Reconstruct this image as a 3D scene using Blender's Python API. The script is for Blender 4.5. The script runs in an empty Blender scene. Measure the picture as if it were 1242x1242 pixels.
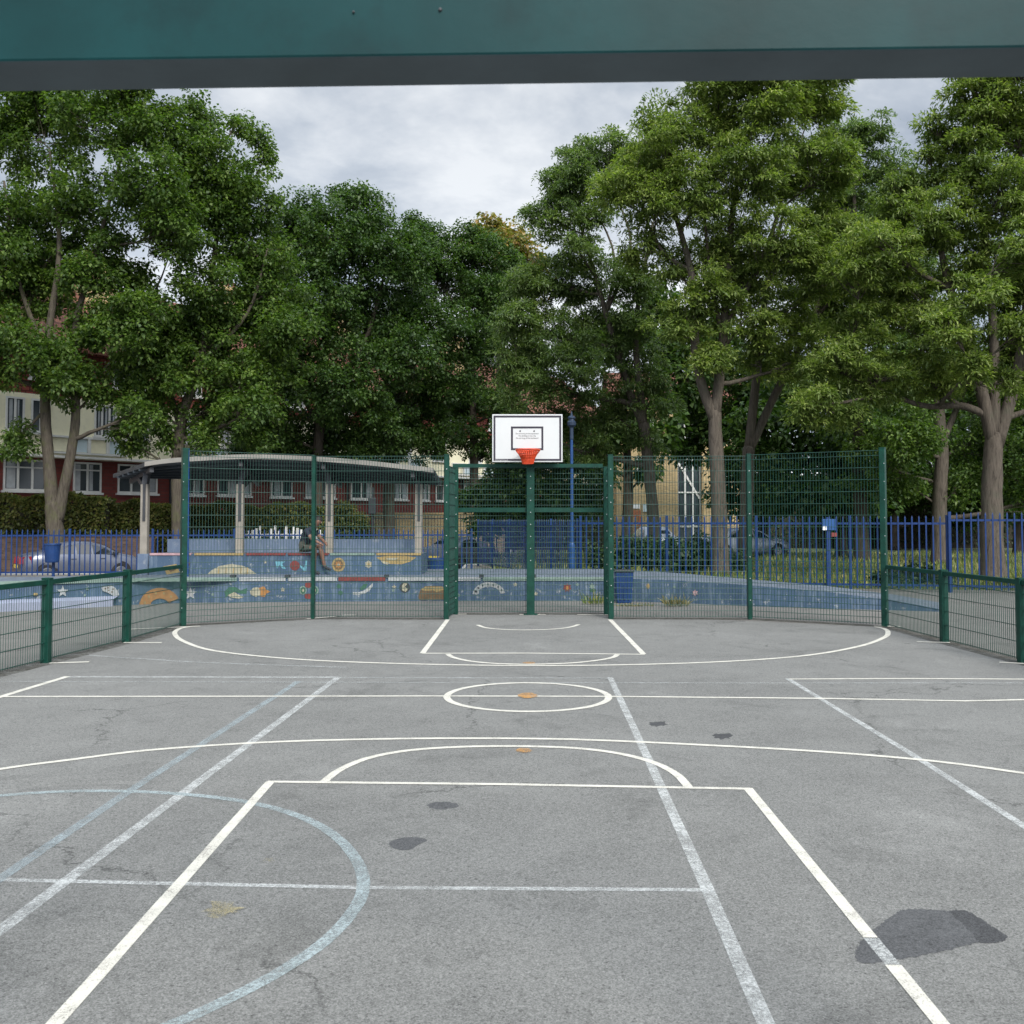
import bpy, bmesh, math, random
import numpy as np
from mathutils import Vector, Matrix

R = math.radians
rng = random.Random(7)
nrg = np.random.default_rng(11)
scene = bpy.context.scene
COL = scene.collection

# ------------------------------------------------------------------ camera
W = 1242.0
F = 1242.0
CAMH = 1.75
PITCH = R(2.5)
HORIZ = 632.0
CY = HORIZ - F * math.tan(PITCH)
cd = bpy.data.cameras.new('camera')
cam = bpy.data.objects.new('camera', cd)
COL.objects.link(cam)
cam.location = (0, 0, CAMH)
cam.rotation_euler = (R(90) + PITCH, 0, 0)
cd.sensor_width = 36
cd.lens = 36 * F / W
cd.shift_y = -(W / 2 - CY) / W
cd.clip_start = 0.05
cd.clip_end = 3000
cd.dof.use_dof = True
cd.dof.focus_distance = 17
cd.dof.aperture_fstop = 9
scene.camera = cam


def ray(px, py):
    dx = (px - 621.0) / F
    dy = (CY - py) / F
    c, s = math.cos(PITCH), math.sin(PITCH)
    return Vector((dx, c - dy * s, s + dy * c))


def G(px, py, z=0.0):
    """point of height z seen at a place of the photograph"""
    d = ray(px, py)
    t = (z - CAMH) / d.z
    return Vector((d.x * t, d.y * t, z))


def at(px, py, Y):
    d = ray(px, py)
    t = Y / d.y
    return Vector((d.x * t, Y, CAMH + d.z * t))


# ------------------------------------------------------------------ materials
MATS = {}


class NT:
    def __init__(s, name):
        s.m = bpy.data.materials.new(name)
        s.m.use_nodes = True
        s.t = s.m.node_tree
        s.t.nodes.clear()
        s.out = s.n('ShaderNodeOutputMaterial')

    def n(s, typ, **kw):
        nd = s.t.nodes.new(typ)
        for k, v in kw.items():
            if k.startswith('i_'):
                nd.inputs[k[2:].replace('_', ' ')].default_value = v
            else:
                setattr(nd, k, v)
        return nd

    def l(s, a, b):
        s.t.links.new(a, b)

    def coords(s):
        return s.n('ShaderNodeTexCoord').outputs['Object']

    def noise(s, scale, detail=4, rough=.55, vec=None, dist=0.0):
        nd = s.n('ShaderNodeTexNoise')
        nd.inputs['Scale'].default_value = scale
        nd.inputs['Detail'].default_value = detail
        nd.inputs['Roughness'].default_value = rough
        nd.inputs['Distortion'].default_value = dist
        s.l(vec if vec is not None else s.coords(), nd.inputs['Vector'])
        return nd.outputs['Fac']

    def ramp(s, fac, stops, interp='LINEAR'):
        nd = s.n('ShaderNodeValToRGB')
        cr = nd.color_ramp
        cr.interpolation = interp
        while len(cr.elements) > 1:
            cr.elements.remove(cr.elements[-1])
        for i, (p, c) in enumerate(stops):
            e = cr.elements[0] if i == 0 else cr.elements.new(p)
            e.position = p
            e.color = (c, c, c, 1) if not hasattr(c, '__len__') else (*c, 1)
        s.l(fac, nd.inputs['Fac'])
        return nd.outputs['Color']

    def mix(s, fac, a, b, mode='MIX'):
        nd = s.n('ShaderNodeMix')
        nd.data_type = 'RGBA'
        nd.blend_type = mode
        for sock, v in ((nd.inputs['Factor'], fac), (nd.inputs['A'], a), (nd.inputs['B'], b)):
            pass
        fa = nd.inputs[0]
        A = nd.inputs[6]
        B = nd.inputs[7]
        for sock, v in ((fa, fac), (A, a), (B, b)):
            if hasattr(v, 'is_output'):
                s.l(v, sock)
            elif hasattr(v, '__len__'):
                sock.default_value = (*v, 1)
            elif sock is fa:
                sock.default_value = v
            else:
                sock.default_value = (v, v, v, 1)
        return nd.outputs[2]

    def math(s, op, a, b=0.0, clamp=False):
        nd = s.n('ShaderNodeMath')
        nd.operation = op
        nd.use_clamp = clamp
        for i, v in enumerate((a, b)):
            if hasattr(v, 'is_output'):
                s.l(v, nd.inputs[i])
            else:
                nd.inputs[i].default_value = v
        return nd.outputs[0]

    def bump(s, h, strength=.3, dist=.01):
        nd = s.n('ShaderNodeBump')
        nd.inputs['Strength'].default_value = strength
        nd.inputs['Distance'].default_value = dist
        s.l(h, nd.inputs['Height'])
        return nd.outputs['Normal']

    def principled(s, color, rough=.6, normal=None, metallic=0.0, spec=.4):
        p = s.n('ShaderNodeBsdfPrincipled')
        if hasattr(color, 'is_output'):
            s.l(color, p.inputs['Base Color'])
        else:
            p.inputs['Base Color'].default_value = (*color, 1)
        if hasattr(rough, 'is_output'):
            s.l(rough, p.inputs['Roughness'])
        else:
            p.inputs['Roughness'].default_value = rough
        p.inputs['Metallic'].default_value = metallic
        p.inputs['Specular IOR Level'].default_value = spec
        if normal is not None:
            s.l(normal, p.inputs['Normal'])
        return p.outputs['BSDF']

    def done(s, sh):
        s.l(sh, s.out.inputs['Surface'])
        return s.m


def simple(name, col, rough=.6, var=.25, scale=3.0, metallic=0.0, spec=.4, bump=0.0, bscale=40, dirt=None):
    """plain painted or natural surface with uneven colour"""
    if name in MATS:
        return MATS[name]
    t = NT(name)
    f = t.noise(scale, 5, .6)
    lo = tuple(c * (1 - var) for c in col)
    hi = tuple(min(1, c * (1 + var)) for c in col)
    c = t.ramp(f, [(.3, lo), (.7, hi)])
    if dirt:
        d = t.ramp(t.noise(scale * 2.7, 6, .7), [(.52, 0), (.72, 1)])
        c = t.mix(t.math('MULTIPLY', d, .6), c, dirt)
    nrm = t.bump(t.noise(bscale, 4), bump, .01) if bump else None
    MATS[name] = t.done(t.principled(c, rough, nrm, metallic, spec))
    return MATS[name]


def asphalt_mat(name, base, tint=(1, 1, 1), cracks=True, blot=.12, speck=.35, stains=True):
    t = NT(name)
    co = t.coords()
    big = t.noise(.35, 5, .6, co)
    mid = t.noise(2.3, 5, .65, co)
    fine = t.noise(150, 4, .8, co)
    agg = t.n('ShaderNodeTexVoronoi')
    agg.inputs['Scale'].default_value = 170
    t.l(co, agg.inputs['Vector'])
    v = t.math('ADD', t.math('MULTIPLY', t.math('SUBTRACT', big, .5), blot * 2.2),
               t.math('MULTIPLY', t.math('SUBTRACT', mid, .5), blot * 1.7))
    v = t.math('ADD', v, t.math('MULTIPLY', t.math('SUBTRACT', fine, .5), speck * 2.6))
    sepc = t.n('ShaderNodeSeparateColor')
    t.l(agg.outputs['Color'], sepc.inputs['Color'])
    v = t.math('ADD', v, t.math('MULTIPLY', t.math('SUBTRACT', sepc.outputs[0], .5), speck * 1.1))
    v = t.math('MAXIMUM', t.math('ADD', v, 1.0), .25)
    v = t.math('MULTIPLY', v, base)
    if stains:
        st = t.ramp(t.noise(.9, 6, .7, co, 1.0), [(.55, 0), (.72, 1)])
        v = t.math('MULTIPLY', v, t.math('SUBTRACT', 1.0, t.math('MULTIPLY', st, .30)))
        sc_ = t.ramp(t.noise(3.2, 7, .75, co, .8), [(.57, 0), (.66, 1)])
        v = t.math('MULTIPLY', v, t.math('SUBTRACT', 1.0, t.math('MULTIPLY', sc_, .16)))
        wh = t.ramp(t.noise(.55, 7, .72, co, .6), [(.58, 0), (.75, 1)])
        v = t.math('MULTIPLY', v, t.math('ADD', 1.0, t.math('MULTIPLY', wh, .34)))
    # fine pits and flecks
    mid2 = t.noise(28, 4, .75, co)
    v = t.math('MULTIPLY', v, t.math('ADD', 1.0, t.math('MULTIPLY', t.math('SUBTRACT', mid2, .5), .55)))
    fl = t.ramp(t.noise(110, 1, .5, co), [(.66, 0), (.74, 1)])
    v = t.math('ADD', v, t.math('MULTIPLY', fl, base * .55))
    pit = t.ramp(t.noise(48, 2, .5, co), [(.30, 1), (.37, 0)])
    v = t.math('MULTIPLY', v, t.math('SUBTRACT', 1.0, t.math('MULTIPLY', pit, .45)))
    if cracks:
        vo = t.n('ShaderNodeTexVoronoi')
        vo.feature = 'DISTANCE_TO_EDGE'
        vo.inputs['Scale'].default_value = .42
        nv = t.n('ShaderNodeTexNoise')
        nv.inputs['Scale'].default_value = 1.6
        nv.inputs['Detail'].default_value = 8
        nv.inputs['Roughness'].default_value = .68
        t.l(co, nv.inputs['Vector'])
        mx = t.n('ShaderNodeMix')
        mx.data_type = 'VECTOR'
        mx.inputs[0].default_value = .42
        t.l(co, mx.inputs[4])
        t.l(nv.outputs['Color'], mx.inputs[5])
        t.l(mx.outputs[1], vo.inputs['Vector'])
        ln = t.ramp(vo.outputs['Distance'], [(.0, 1), (.0036, 0)])
        gate = t.ramp(t.noise(.7, 3, .5, co), [(.46, 0), (.56, 1)])
        cr = t.math('MULTIPLY', ln, gate)
        v = t.math('MULTIPLY', v, t.math('SUBTRACT', 1.0, t.math('MULTIPLY', cr, .6)))
    comb = t.n('ShaderNodeCombineColor')
    for i in range(3):
        t.l(t.math('MULTIPLY', v, tint[i]), comb.inputs[i])
    nrm = t.bump(t.math('ADD', fine, t.math('MULTIPLY', mid, .3)), .45, .004)
    return t.done(t.principled(comb.outputs[0], .9, nrm, 0, .25))


def paint_mat(name, col, wear=.5, soft=.08, blotch=.5, grain=70, full=1.0):
    """road paint rubbed away in flecks down to the asphalt"""
    t = NT(name)
    co = t.coords()
    a = t.noise(grain, 3, .75, co)
    b = t.noise(4.5, 6, .7, co)
    f = t.math('ADD', t.math('MULTIPLY', a, 1 - blotch), t.math('MULTIPLY', b, blotch))
    k = t.ramp(f, [(max(0, wear - soft), 0), (wear + soft, full)])
    c = t.ramp(t.noise(9, 5, .7, co), [(.3, tuple(x * .82 for x in col)), (.7, col)])
    p = t.principled(c, .8, t.bump(a, .3, .003), 0, .25)
    tr = t.n('ShaderNodeBsdfTransparent').outputs[0]
    ms = t.n('ShaderNodeMixShader')
    t.l(k, ms.inputs[0])
    t.l(tr, ms.inputs[1])
    t.l(p, ms.inputs[2])
    return t.done(ms.outputs[0])


def leaf_mat(name, cols, trans=.35, rough=.5):
    t = NT(name)
    g = t.n('ShaderNodeNewGeometry')
    c = t.ramp(g.outputs['Random Per Island'], cols)
    tone = t.ramp(t.noise(.35, 3, .5), [(.3, (.80, .84, .82)), (.7, (1.12, 1.1, 1.0))])
    c = t.mix(1.0, c, tone, 'MULTIPLY')
    tone = t.ramp(t.noise(1.1, 2, .5), [(.36, (.74, .78, .80)), (.64, (1.25, 1.22, 1.1))])
    c = t.mix(1.0, c, tone, 'MULTIPLY')
    p = t.principled(c, rough, None, 0, .35)
    tl = t.n('ShaderNodeBsdfTranslucent')
    c2 = t.mix(1.0, c, (1.25, 1.45, .55), 'MULTIPLY')
    t.l(c2, tl.inputs['Color'])
    ms = t.n('ShaderNodeMixShader')
    ms.inputs[0].default_value = trans
    t.l(p, ms.inputs[1])
    t.l(tl.outputs[0], ms.inputs[2])
    return t.done(ms.outputs[0])


def bark_mat(name, col, moss):
    t = NT(name)
    co = t.coords()
    mp_ = t.n('ShaderNodeMapping')
    mp_.inputs['Scale'].default_value = (1, 1, .16)
    t.l(co, mp_.inputs['Vector'])
    ridge = t.noise(16, 6, .7, mp_.outputs[0], .6)
    c = t.ramp(ridge, [(.32, tuple(x * .42 for x in col)), (.5, col), (.7, tuple(x * 1.45 for x in col))])
    pat = t.ramp(t.noise(2.6, 6, .7, co), [(.5, 0), (.66, 1)])
    c = t.mix(t.math('MULTIPLY', pat, .55), c, moss)
    return t.done(t.principled(c, .95, t.bump(ridge, .9, .03), 0, .2))


def courses_mat(name, col, mortar, bw, bh, angle=0.0, var=.25, rough=.85, msize=.012, bump=.4):
    """brick or tile courses on a facade turned by angle about z"""
    t = NT(name)
    mp = t.n('ShaderNodeMapping')
    mp.inputs['Rotation'].default_value = (0, 0, -angle)
    t.l(t.coords(), mp.inputs['Vector'])
    sx = t.n('ShaderNodeSeparateXYZ')
    t.l(mp.outputs[0], sx.inputs[0])
    cb = t.n('ShaderNodeCombineXYZ')
    t.l(sx.outputs[0], cb.inputs[0])
    t.l(sx.outputs[2], cb.inputs[1])
    br = t.n('ShaderNodeTexBrick')
    br.inputs['Scale'].default_value = 1.0
    br.inputs['Brick Width'].default_value = bw
    br.inputs['Row Height'].default_value = bh
    br.inputs['Mortar Size'].default_value = msize
    br.inputs['Color1'].default_value = (*[c * (1 - var) for c in col], 1)
    br.inputs['Color2'].default_value = (*[min(1, c * (1 + var)) for c in col], 1)
    br.inputs['Mortar'].default_value = (*mortar, 1)
    t.l(cb.outputs[0], br.inputs['Vector'])
    tone = t.ramp(t.noise(.6, 5, .65), [(.3, .78), (.7, 1.15)])
    c = t.mix(1.0, br.outputs['Color'], tone, 'MULTIPLY')
    return t.done(t.principled(c, rough, t.bump(br.outputs['Fac'], -bump, .01), 0, .2))


# ------------------------------------------------------------------ mesh builder
class MB:
    def __init__(s):
        s.v = []
        s.f = []
        s.m = []

    def add(s, verts, faces, mi=0):
        o = len(s.v)
        s.v += [tuple(p) for p in verts]
        s.f += [tuple(i + o for i in f) for f in faces]
        s.m += [mi] * len(faces)

    def hexa(s, p, mi=0):
        """eight corners: bottom ring then top ring"""
        s.add(p, [(3, 2, 1, 0), (4, 5, 6, 7), (0, 1, 5, 4), (1, 2, 6, 5), (2, 3, 7, 6), (3, 0, 4, 7)], mi)

    def box(s, x0, x1, y0, y1, z0, z1, mi=0):
        s.hexa([(x0, y0, z0), (x1, y0, z0), (x1, y1, z0), (x0, y1, z0),
                (x0, y0, z1), (x1, y0, z1), (x1, y1, z1), (x0, y1, z1)], mi)

    def obox(s, c, ux, hx, hy, z0, z1, mi=0, bev=0.0):
        """upright box centred at c, turned so its x axis is ux, optionally with chamfered upright edges"""
        ux = Vector((ux[0], ux[1], 0)).normalized()
        uy = Vector((-ux.y, ux.x, 0))
        if bev:
            k = bev
            ring = [(-hx + k, -hy), (hx - k, -hy), (hx, -hy + k), (hx, hy - k), (hx - k, hy), (-hx + k, hy), (-hx, hy - k), (-hx, -hy + k)]
        else:
            ring = [(-hx, -hy), (hx, -hy), (hx, hy), (-hx, hy)]
        n = len(ring)
        pts = []
        for z in (z0, z1):
            for a, b in ring:
                q = Vector((c[0], c[1], 0)) + ux * a + uy * b
                pts.append((q.x, q.y, z))
        fs = [tuple(range(n - 1, -1, -1)), tuple(range(n, 2 * n))]
        for i in range(n):
            j = (i + 1) % n
            fs.append((i, j, n + j, n + i))
        s.add(pts, fs, mi)

    def bar(s, a, b, w, h, mi=0, up=(0, 0, 1)):
        """rectangular bar from a to b, w across and h along up"""
        a, b = Vector(a), Vector(b)
        d = (b - a).normalized()
        up = Vector(up)
        sd = d.cross(up)
        if sd.length < 1e-6:
            sd = Vector((1, 0, 0))
        sd.normalize()
        u = sd.cross(d).normalized()
        p = []
        for q in (a, b):
            for i, j in ((-1, -1), (1, -1), (1, 1), (-1, 1)):
                p.append(q + sd * (i * w / 2) + u * (j * h / 2))
        s.add(p, [(0, 1, 2, 3), (7, 6, 5, 4), (0, 4, 5, 1), (1, 5, 6, 2), (2, 6, 7, 3), (3, 7, 4, 0)], mi)

    def tube(s, pts, radii, n=8, mi=0, cap=True, wob=0.0):
        pts = [Vector(p) for p in pts]
        o = len(s.v)
        ref = None
        k = len(pts)
        for i, p in enumerate(pts):
            d = (pts[min(i + 1, k - 1)] - pts[max(i - 1, 0)])
            if d.length < 1e-9:
                d = Vector((0, 0, 1))
            d.normalize()
            if ref is None:
                ref = d.cross(Vector((.31, .87, .2)))
                if ref.length < 1e-3:
                    ref = d.cross(Vector((1, 0, 0)))
            ref = (ref - d * ref.dot(d)).normalized()
            b = d.cross(ref)
            for j in range(n):
                a = 2 * math.pi * j / n
                r = radii[i] * (1 + (wob * (rng.random() - .5) if wob else 0))
                q = p + (ref * math.cos(a) + b * math.sin(a)) * r
                s.v.append(tuple(q))
        for i in range(k - 1):
            for j in range(n):
                j2 = (j + 1) % n
                s.f.append((o + i * n + j, o + i * n + j2, o + (i + 1) * n + j2, o + (i + 1) * n + j))
                s.m.append(mi)
        if cap:
            s.f.append(tuple(o + j for j in range(n - 1, -1, -1)))
            s.f.append(tuple(o + (k - 1) * n + j for j in range(n)))
            s.m += [mi, mi]

    def lathe(s, c, prof, n=20, mi=0, axis='z', cap=False):
        o = len(s.v)
        c = Vector(c)
        for r, h in prof:
            for j in range(n):
                a = 2 * math.pi * j / n
                x, y = r * math.cos(a), r * math.sin(a)
                if axis == 'z':
                    q = (x, y, h)
                elif axis == 'y':
                    q = (x, h, y)
                else:
                    q = (h, x, y)
                s.v.append(tuple(c + Vector(q)))
        k = len(prof)
        for i in range(k - 1):
            for j in range(n):
                j2 = (j + 1) % n
                s.f.append((o + i * n + j, o + i * n + j2, o + (i + 1) * n + j2, o + (i + 1) * n + j))
                s.m.append(mi)
        if cap:
            s.f.append(tuple(o + j for j in range(n - 1, -1, -1)))
            s.f.append(tuple(o + (k - 1) * n + j for j in range(n)))
            s.m += [mi, mi]

    def build(s, name, mats, parent=None, smooth=False, bevel=0.0):
        off = Vector((0, 0, 0))
        q = parent
        while q is not None:
            off += q.location
            q = q.parent
        me = bpy.data.meshes.new(name)
        vv = s.v if off.length == 0 else [(a - off.x, b - off.y, c - off.z) for a, b, c in s.v]
        me.from_pydata(vv, [], s.f)
        if not isinstance(mats, (list, tuple)):
            mats = [mats]
        for m in mats:
            me.materials.append(m)
        if len(mats) > 1:
            me.polygons.foreach_set('material_index', s.m)
        if smooth:
            me.polygons.foreach_set('use_smooth', [True] * len(me.polygons))
        me.update()
        o = bpy.data.objects.new(name, me)
        COL.objects.link(o)
        if parent is not None:
            o.parent = parent
        if bevel:
            b = o.modifiers.new('edge', 'BEVEL')
            b.width = bevel
            b.segments = 2
            b.limit_method = 'ANGLE'
        return o


def tag(o, label=None, cat=None, group=None, kind=None):
    if label:
        o['label'] = label
    if cat:
        o['category'] = cat
    if group:
        o['group'] = group
    if kind:
        o['kind'] = kind
    return o


def thing(name, label, cat, loc=(0, 0, 0), group=None):
    o = bpy.data.objects.new(name, None)
    o.empty_display_size = .2
    COL.objects.link(o)
    o.location = loc
    return tag(o, label, cat, group)


def struct(o):
    o['kind'] = 'structure'
    return o


def spline(pts, per=14, closed=False):
    """Catmull-Rom through 2-D points"""
    P = [np.array(p, float) for p in pts]
    if closed:
        P = [P[-1]] + P + [P[0], P[1]]
    else:
        P = [2 * P[0] - P[1]] + P + [2 * P[-1] - P[-2]]
    out = []
    for i in range(1, len(P) - 2):
        for k in range(per):
            t = k / per
            a, b, c, d = P[i - 1], P[i], P[i + 1], P[i + 2]
            out.append(.5 * ((2 * b) + (-a + c) * t + (2 * a - 5 * b + 4 * c - d) * t * t + (-a + 3 * b - 3 * c + d) * t ** 3))
    if not closed:
        out.append(P[-2])
    return out


# ------------------------------------------------------------------ world and sun
SUN_EL, SUN_ROT = R(40), R(160)   # high, behind the camera to the right
wd = bpy.data.worlds.new('World')
scene.world = wd
wd.use_nodes = True
wt = wd.node_tree
wt.nodes.clear()


class WN(NT):
    def __init__(s, tree):
        s.t = tree


w = WN(wt)
out = w.n('ShaderNodeOutputWorld')
bg = w.n('ShaderNodeBackground')
bg.inputs['Strength'].default_value = .1
sky = w.n('ShaderNodeTexSky')
sky.sky_type = 'NISHITA'
sky.sun_disc = False
sky.sun_elevation = SUN_EL
sky.sun_rotation = SUN_ROT
tc = w.n('ShaderNodeTexCoord').outputs['Generated']
sp = w.n('ShaderNodeSeparateXYZ')
w.l(tc, sp.inputs[0])
zc = w.math('MAXIMUM', sp.outputs[2], 0.0)
den = w.math('ADD', zc, .22)
cb = w.n('ShaderNodeCombineXYZ')
w.l(w.math('DIVIDE', sp.outputs[0], den), cb.inputs[0])
w.l(w.math('DIVIDE', sp.outputs[1], den), cb.inputs[1])
mp = w.n('ShaderNodeMapping')
mp.inputs['Location'].default_value = (1.15, .35, 0)
w.l(cb.outputs[0], mp.inputs['Vector'])
n1 = w.noise(1.15, 7, .55, mp.outputs[0], .35)
n2 = w.noise(3.4, 6, .6, mp.outputs[0], .2)
nn = w.math('ADD', w.math('MULTIPLY', n1, .72), w.math('MULTIPLY', n2, .28))
cl = w.ramp(nn, [(.35, (3.3, 3.95, 4.8)), (.44, (4.5, 5.1, 6.0)), (.50, (6.2, 6.75, 7.5)), (.58, (9.6, 9.9, 10.2))])
# brighter towards the zenith, as under any overcast, and a bright low band
zf = w.ramp(zc, [(0, .98), (.15, .82), (.30, .68), (.45, .64), (.65, 1.2), (1, 1.6)])
cl2 = w.mix(1.0, cl, zf, 'MULTIPLY')
# the cloud is lit more strongly on the sun's side
dot = w.n('ShaderNodeVectorMath')
dot.operation = 'DOT_PRODUCT'
w.l(tc, dot.inputs[0])
dot.inputs[1].default_value = (math.sin(SUN_ROT) * math.cos(SUN_EL), math.cos(SUN_ROT) * math.cos(SUN_EL), math.sin(SUN_EL))
side = w.math('ADD', w.math('MULTIPLY', w.math('POWER', w.math('MAXIMUM', dot.outputs['Value'], 0.0), 2.0), 1.3), 1.0)
sc3 = w.n('ShaderNodeVectorMath')
sc3.operation = 'SCALE'
w.l(cl2, sc3.inputs[0])
w.l(side, sc3.inputs['Scale'])
fin = w.mix(.9, sky.outputs[0], sc3.outputs[0])
w.l(fin, bg.inputs['Color'])
w.l(bg.outputs[0], out.inputs['Surface'])

sl = bpy.data.lights.new('sun', 'SUN')
sl.energy = 2.6
sl.angle = R(18)
sl.color = (1, .96, .9)
so = bpy.data.objects.new('sun', sl)
COL.objects.link(so)
sd = Vector((math.sin(SUN_ROT) * math.cos(SUN_EL), math.cos(SUN_ROT) * math.cos(SUN_EL), math.sin(SUN_EL)))
so.rotation_euler = (-sd).to_track_quat('-Z', 'Y').to_euler()
so.location = (0, 0, 60)

vs = scene.view_settings
vs.view_transform = 'Standard'
vs.look = 'None'
vs.exposure = 0.52
vs.gamma = 1.0
vs.use_curve_mapping = False
cy = scene.cycles
cy.use_denoising = True
cy.max_bounces = 8
cy.diffuse_bounces = 4
cy.glossy_bounces = 3
cy.transmission_bounces = 6
cy.transparent_max_bounces = 8
# ------------------------------------------------------------------ ground
M_PLAZA = asphalt_mat('plaza_asphalt', .128, (1.04, 1.0, .92), cracks=True, blot=.22, speck=.3)
M_COURT = asphalt_mat('court_asphalt', .150, (1.0, 1.0, .945), cracks=True, blot=.24, speck=.62)
M_ROAD = asphalt_mat('road_asphalt', .15, (1, 1, 1.02), cracks=False, blot=.1)
M_PATCH = asphalt_mat('patch_asphalt', .075, (.98, 1.0, 1.02), cracks=False, blot=.3, speck=.6, stains=True)
M_PATCH2 = asphalt_mat('dark_patch_asphalt', .052, (.98, 1.0, 1.03), cracks=False, blot=.3, speck=.6, stains=True)
M_EARTH = simple('grass_ground', (.075, .095, .035), .95, .45, 1.4, bump=.5, dirt=(.16, .13, .07))
M_KERB = simple('kerb_stone', (.3, .3, .28), .85, .2, 4)


def sheet(name, pts, z, mat):
    mb = MB()
    mb.add([(p[0], p[1], z) for p in pts], [tuple(range(len(pts)))])
    return struct(mb.build(name, mat))


LOW = -.36      # the road beyond the playground lies a step lower
sheet('ground', [(-400, -60), (400, -60), (400, 900), (0, 900), (0, 41.5), (-1.75, 41), (-1.75, 33.8), (-400, 33.8)], 0, M_PLAZA)
sheet('road', [(-400, 33.8), (-1.75, 33.8), (-1.75, 41), (0, 41.5), (0, 900), (-400, 900)], LOW, M_ROAD)
mb = MB()
edge = [(-400, 33.8), (-1.75, 33.8), (-1.75, 41), (0, 41.5), (0, 900)]
for a, b in zip(edge, edge[1:]):
    d_ = Vector((b[0] - a[0], b[1] - a[1], 0)).normalized()
    n_ = Vector((-d_.y, d_.x, 0)) * .12
    mb.add([(a[0], a[1], .03), (b[0], b[1], .03), (b[0] + n_.x, b[1] + n_.y, .03), (a[0] + n_.x, a[1] + n_.y, .03),
            (b[0] + n_.x, b[1] + n_.y, LOW), (a[0] + n_.x, a[1] + n_.y, LOW), (a[0], a[1], -.01), (b[0], b[1], -.01)], [(0, 1, 2, 3), (3, 2, 4, 5), (6, 7, 1, 0)])
struct(mb.build('road_kerb', M_KERB))
court_pts = [(-6.6, -6), (6.6, -6), (6.35, 12.5), (6.1, 17.0), (3.5, 18.3), (1.75, 18.35), (1.7, 19.25), (-1.3, 19.25), (-1.25, 18.25), (-3.6, 18.5), (-5.5, 17.1), (-5.9, 12.5)]
sheet('court', court_pts, .004, M_COURT)
sheet('grass_verge', [(2.0, 27.6), (16, 25.4), (70, 21), (70, 120), (.3, 120), (.3, 41.6), (-1.2, 41)], .004, M_EARTH)

# ------------------------------------------------------------------ court markings
P_WHITE = paint_mat('line_paint', (.555, .535, .47), .385, .10, .35, 110)
P_OLD = paint_mat('worn_line_paint', (.50, .515, .50), .485, .12, .40, 85, .9)
P_OLD2 = paint_mat('faint_line_paint', (.44, .46, .45), .53, .12, .40, 85, .8)
P_BLUE = paint_mat('pale_blue_paint', (.34, .40, .405), .475, .12, .35, 85, .9)
P_BLUE2 = paint_mat('faded_blue_paint', (.33, .385, .40), .505, .13, .4, 85, .85)
P_ORANGE = paint_mat('orange_paint', (.46, .245, .08), .49, .12, .4, 60)
P_YEL = paint_mat('yellow_paint', (.40, .34, .17), .55, .10, .5, 120, .8)
_z = [0.0056]


def line(name, px, width, mat, curve=False, closed=False, per=16):
    if curve:
        px = spline(px, per, closed)
    P = [np.array(G(p[0], p[1])[:2]) for p in px]
    ribbon(name, P, width, mat, closed)


def ribbon(name, P, width, mat, closed=False):
    # cut long straight runs so that edges can waver a little like hand-laid tape
    Q = []
    for i in range(len(P) - (0 if closed else 1)):
        a, b = P[i], P[(i + 1) % len(P)]
        k = max(1, int(np.linalg.norm(b - a) / .35))
        for j in range(k):
            Q.append(a + (b - a) * j / k)
    if not closed:
        Q.append(P[-1])
    n = len(Q)
    z = _z[0]
    _z[0] += .00012
    L, Rr = [], []
    for i in range(n):
        if closed:
            d = Q[(i + 1) % n] - Q[i - 1]
        else:
            d = Q[min(i + 1, n - 1)] - Q[max(i - 1, 0)]
        d = d / (np.linalg.norm(d) + 1e-9)
        nn = np.array([-d[1], d[0]])
        w1 = width / 2 * (1 + .05 * rng.uniform(-1, 1))
        w2 = width / 2 * (1 + .05 * rng.uniform(-1, 1))
        L.append(Q[i] + nn * w1)
        Rr.append(Q[i] - nn * w2)
    mb = MB()
    vs_ = [(p[0], p[1], z) for p in L] + [(p[0], p[1], z) for p in Rr]
    fs = []
    for i in range(n if closed else n - 1):
        j = (i + 1) % n
        fs.append((n + i, n + j, j, i))
    mb.add(vs_, fs)
    return struct(mb.build(name, mat))


LW = .062
# worn older markings lie lowest
line('old_pitch_line', [(105, 795), (180, 800), (250, 804), (420, 810)], .07, P_OLD2, True)
line('old_pitch_line', [(82, 821.5), (410, 822)], .075, P_OLD)
line('old_pitch_line', [(410, 822.3), (740, 823)], .07, P_OLD2)
line('old_pitch_line', [(0, 827), (380, 828), (900, 829), (1242, 829)], .05, P_OLD2)
line('old_pitch_line', [(410, 822), (206, 975), (0, 1130), (-90, 1197)], .072, P_OLD)
line('old_pitch_line', [(740, 822), (788, 925), (858, 1080), (932, 1250), (985, 1370)], .064, P_OLD)
line('old_pitch_line', [(955, 823.5), (1105, 915), (1242, 1003), (1330, 1060)], .058, P_OLD)
line('old_pitch_line', [(-60, 1067), (0, 1068.5), (440, 1078), (866, 1081)], .045, P_OLD)
line('pale_blue_line', [(362, 827), (150, 965), (0, 1067), (-60, 1108)], .07, P_BLUE2)
line('pale_blue_arc', [(-60, 972), (0, 966), (80, 961), (160, 961), (240, 966), (310, 976), (370, 994), (412, 1020), (436, 1052), (440, 1082), (424, 1112), (392, 1145), (340, 1180), (280, 1212), (210, 1244), (130, 1272)], .064, P_BLUE, True)
line('side_line', [(-70, 866), (0, 846), (82, 821)], .075, P_WHITE)
line('side_line', [(957, 824.3), (1100, 823.6), (1242, 824.4), (1330, 825)], .06, P_WHITE)
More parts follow.
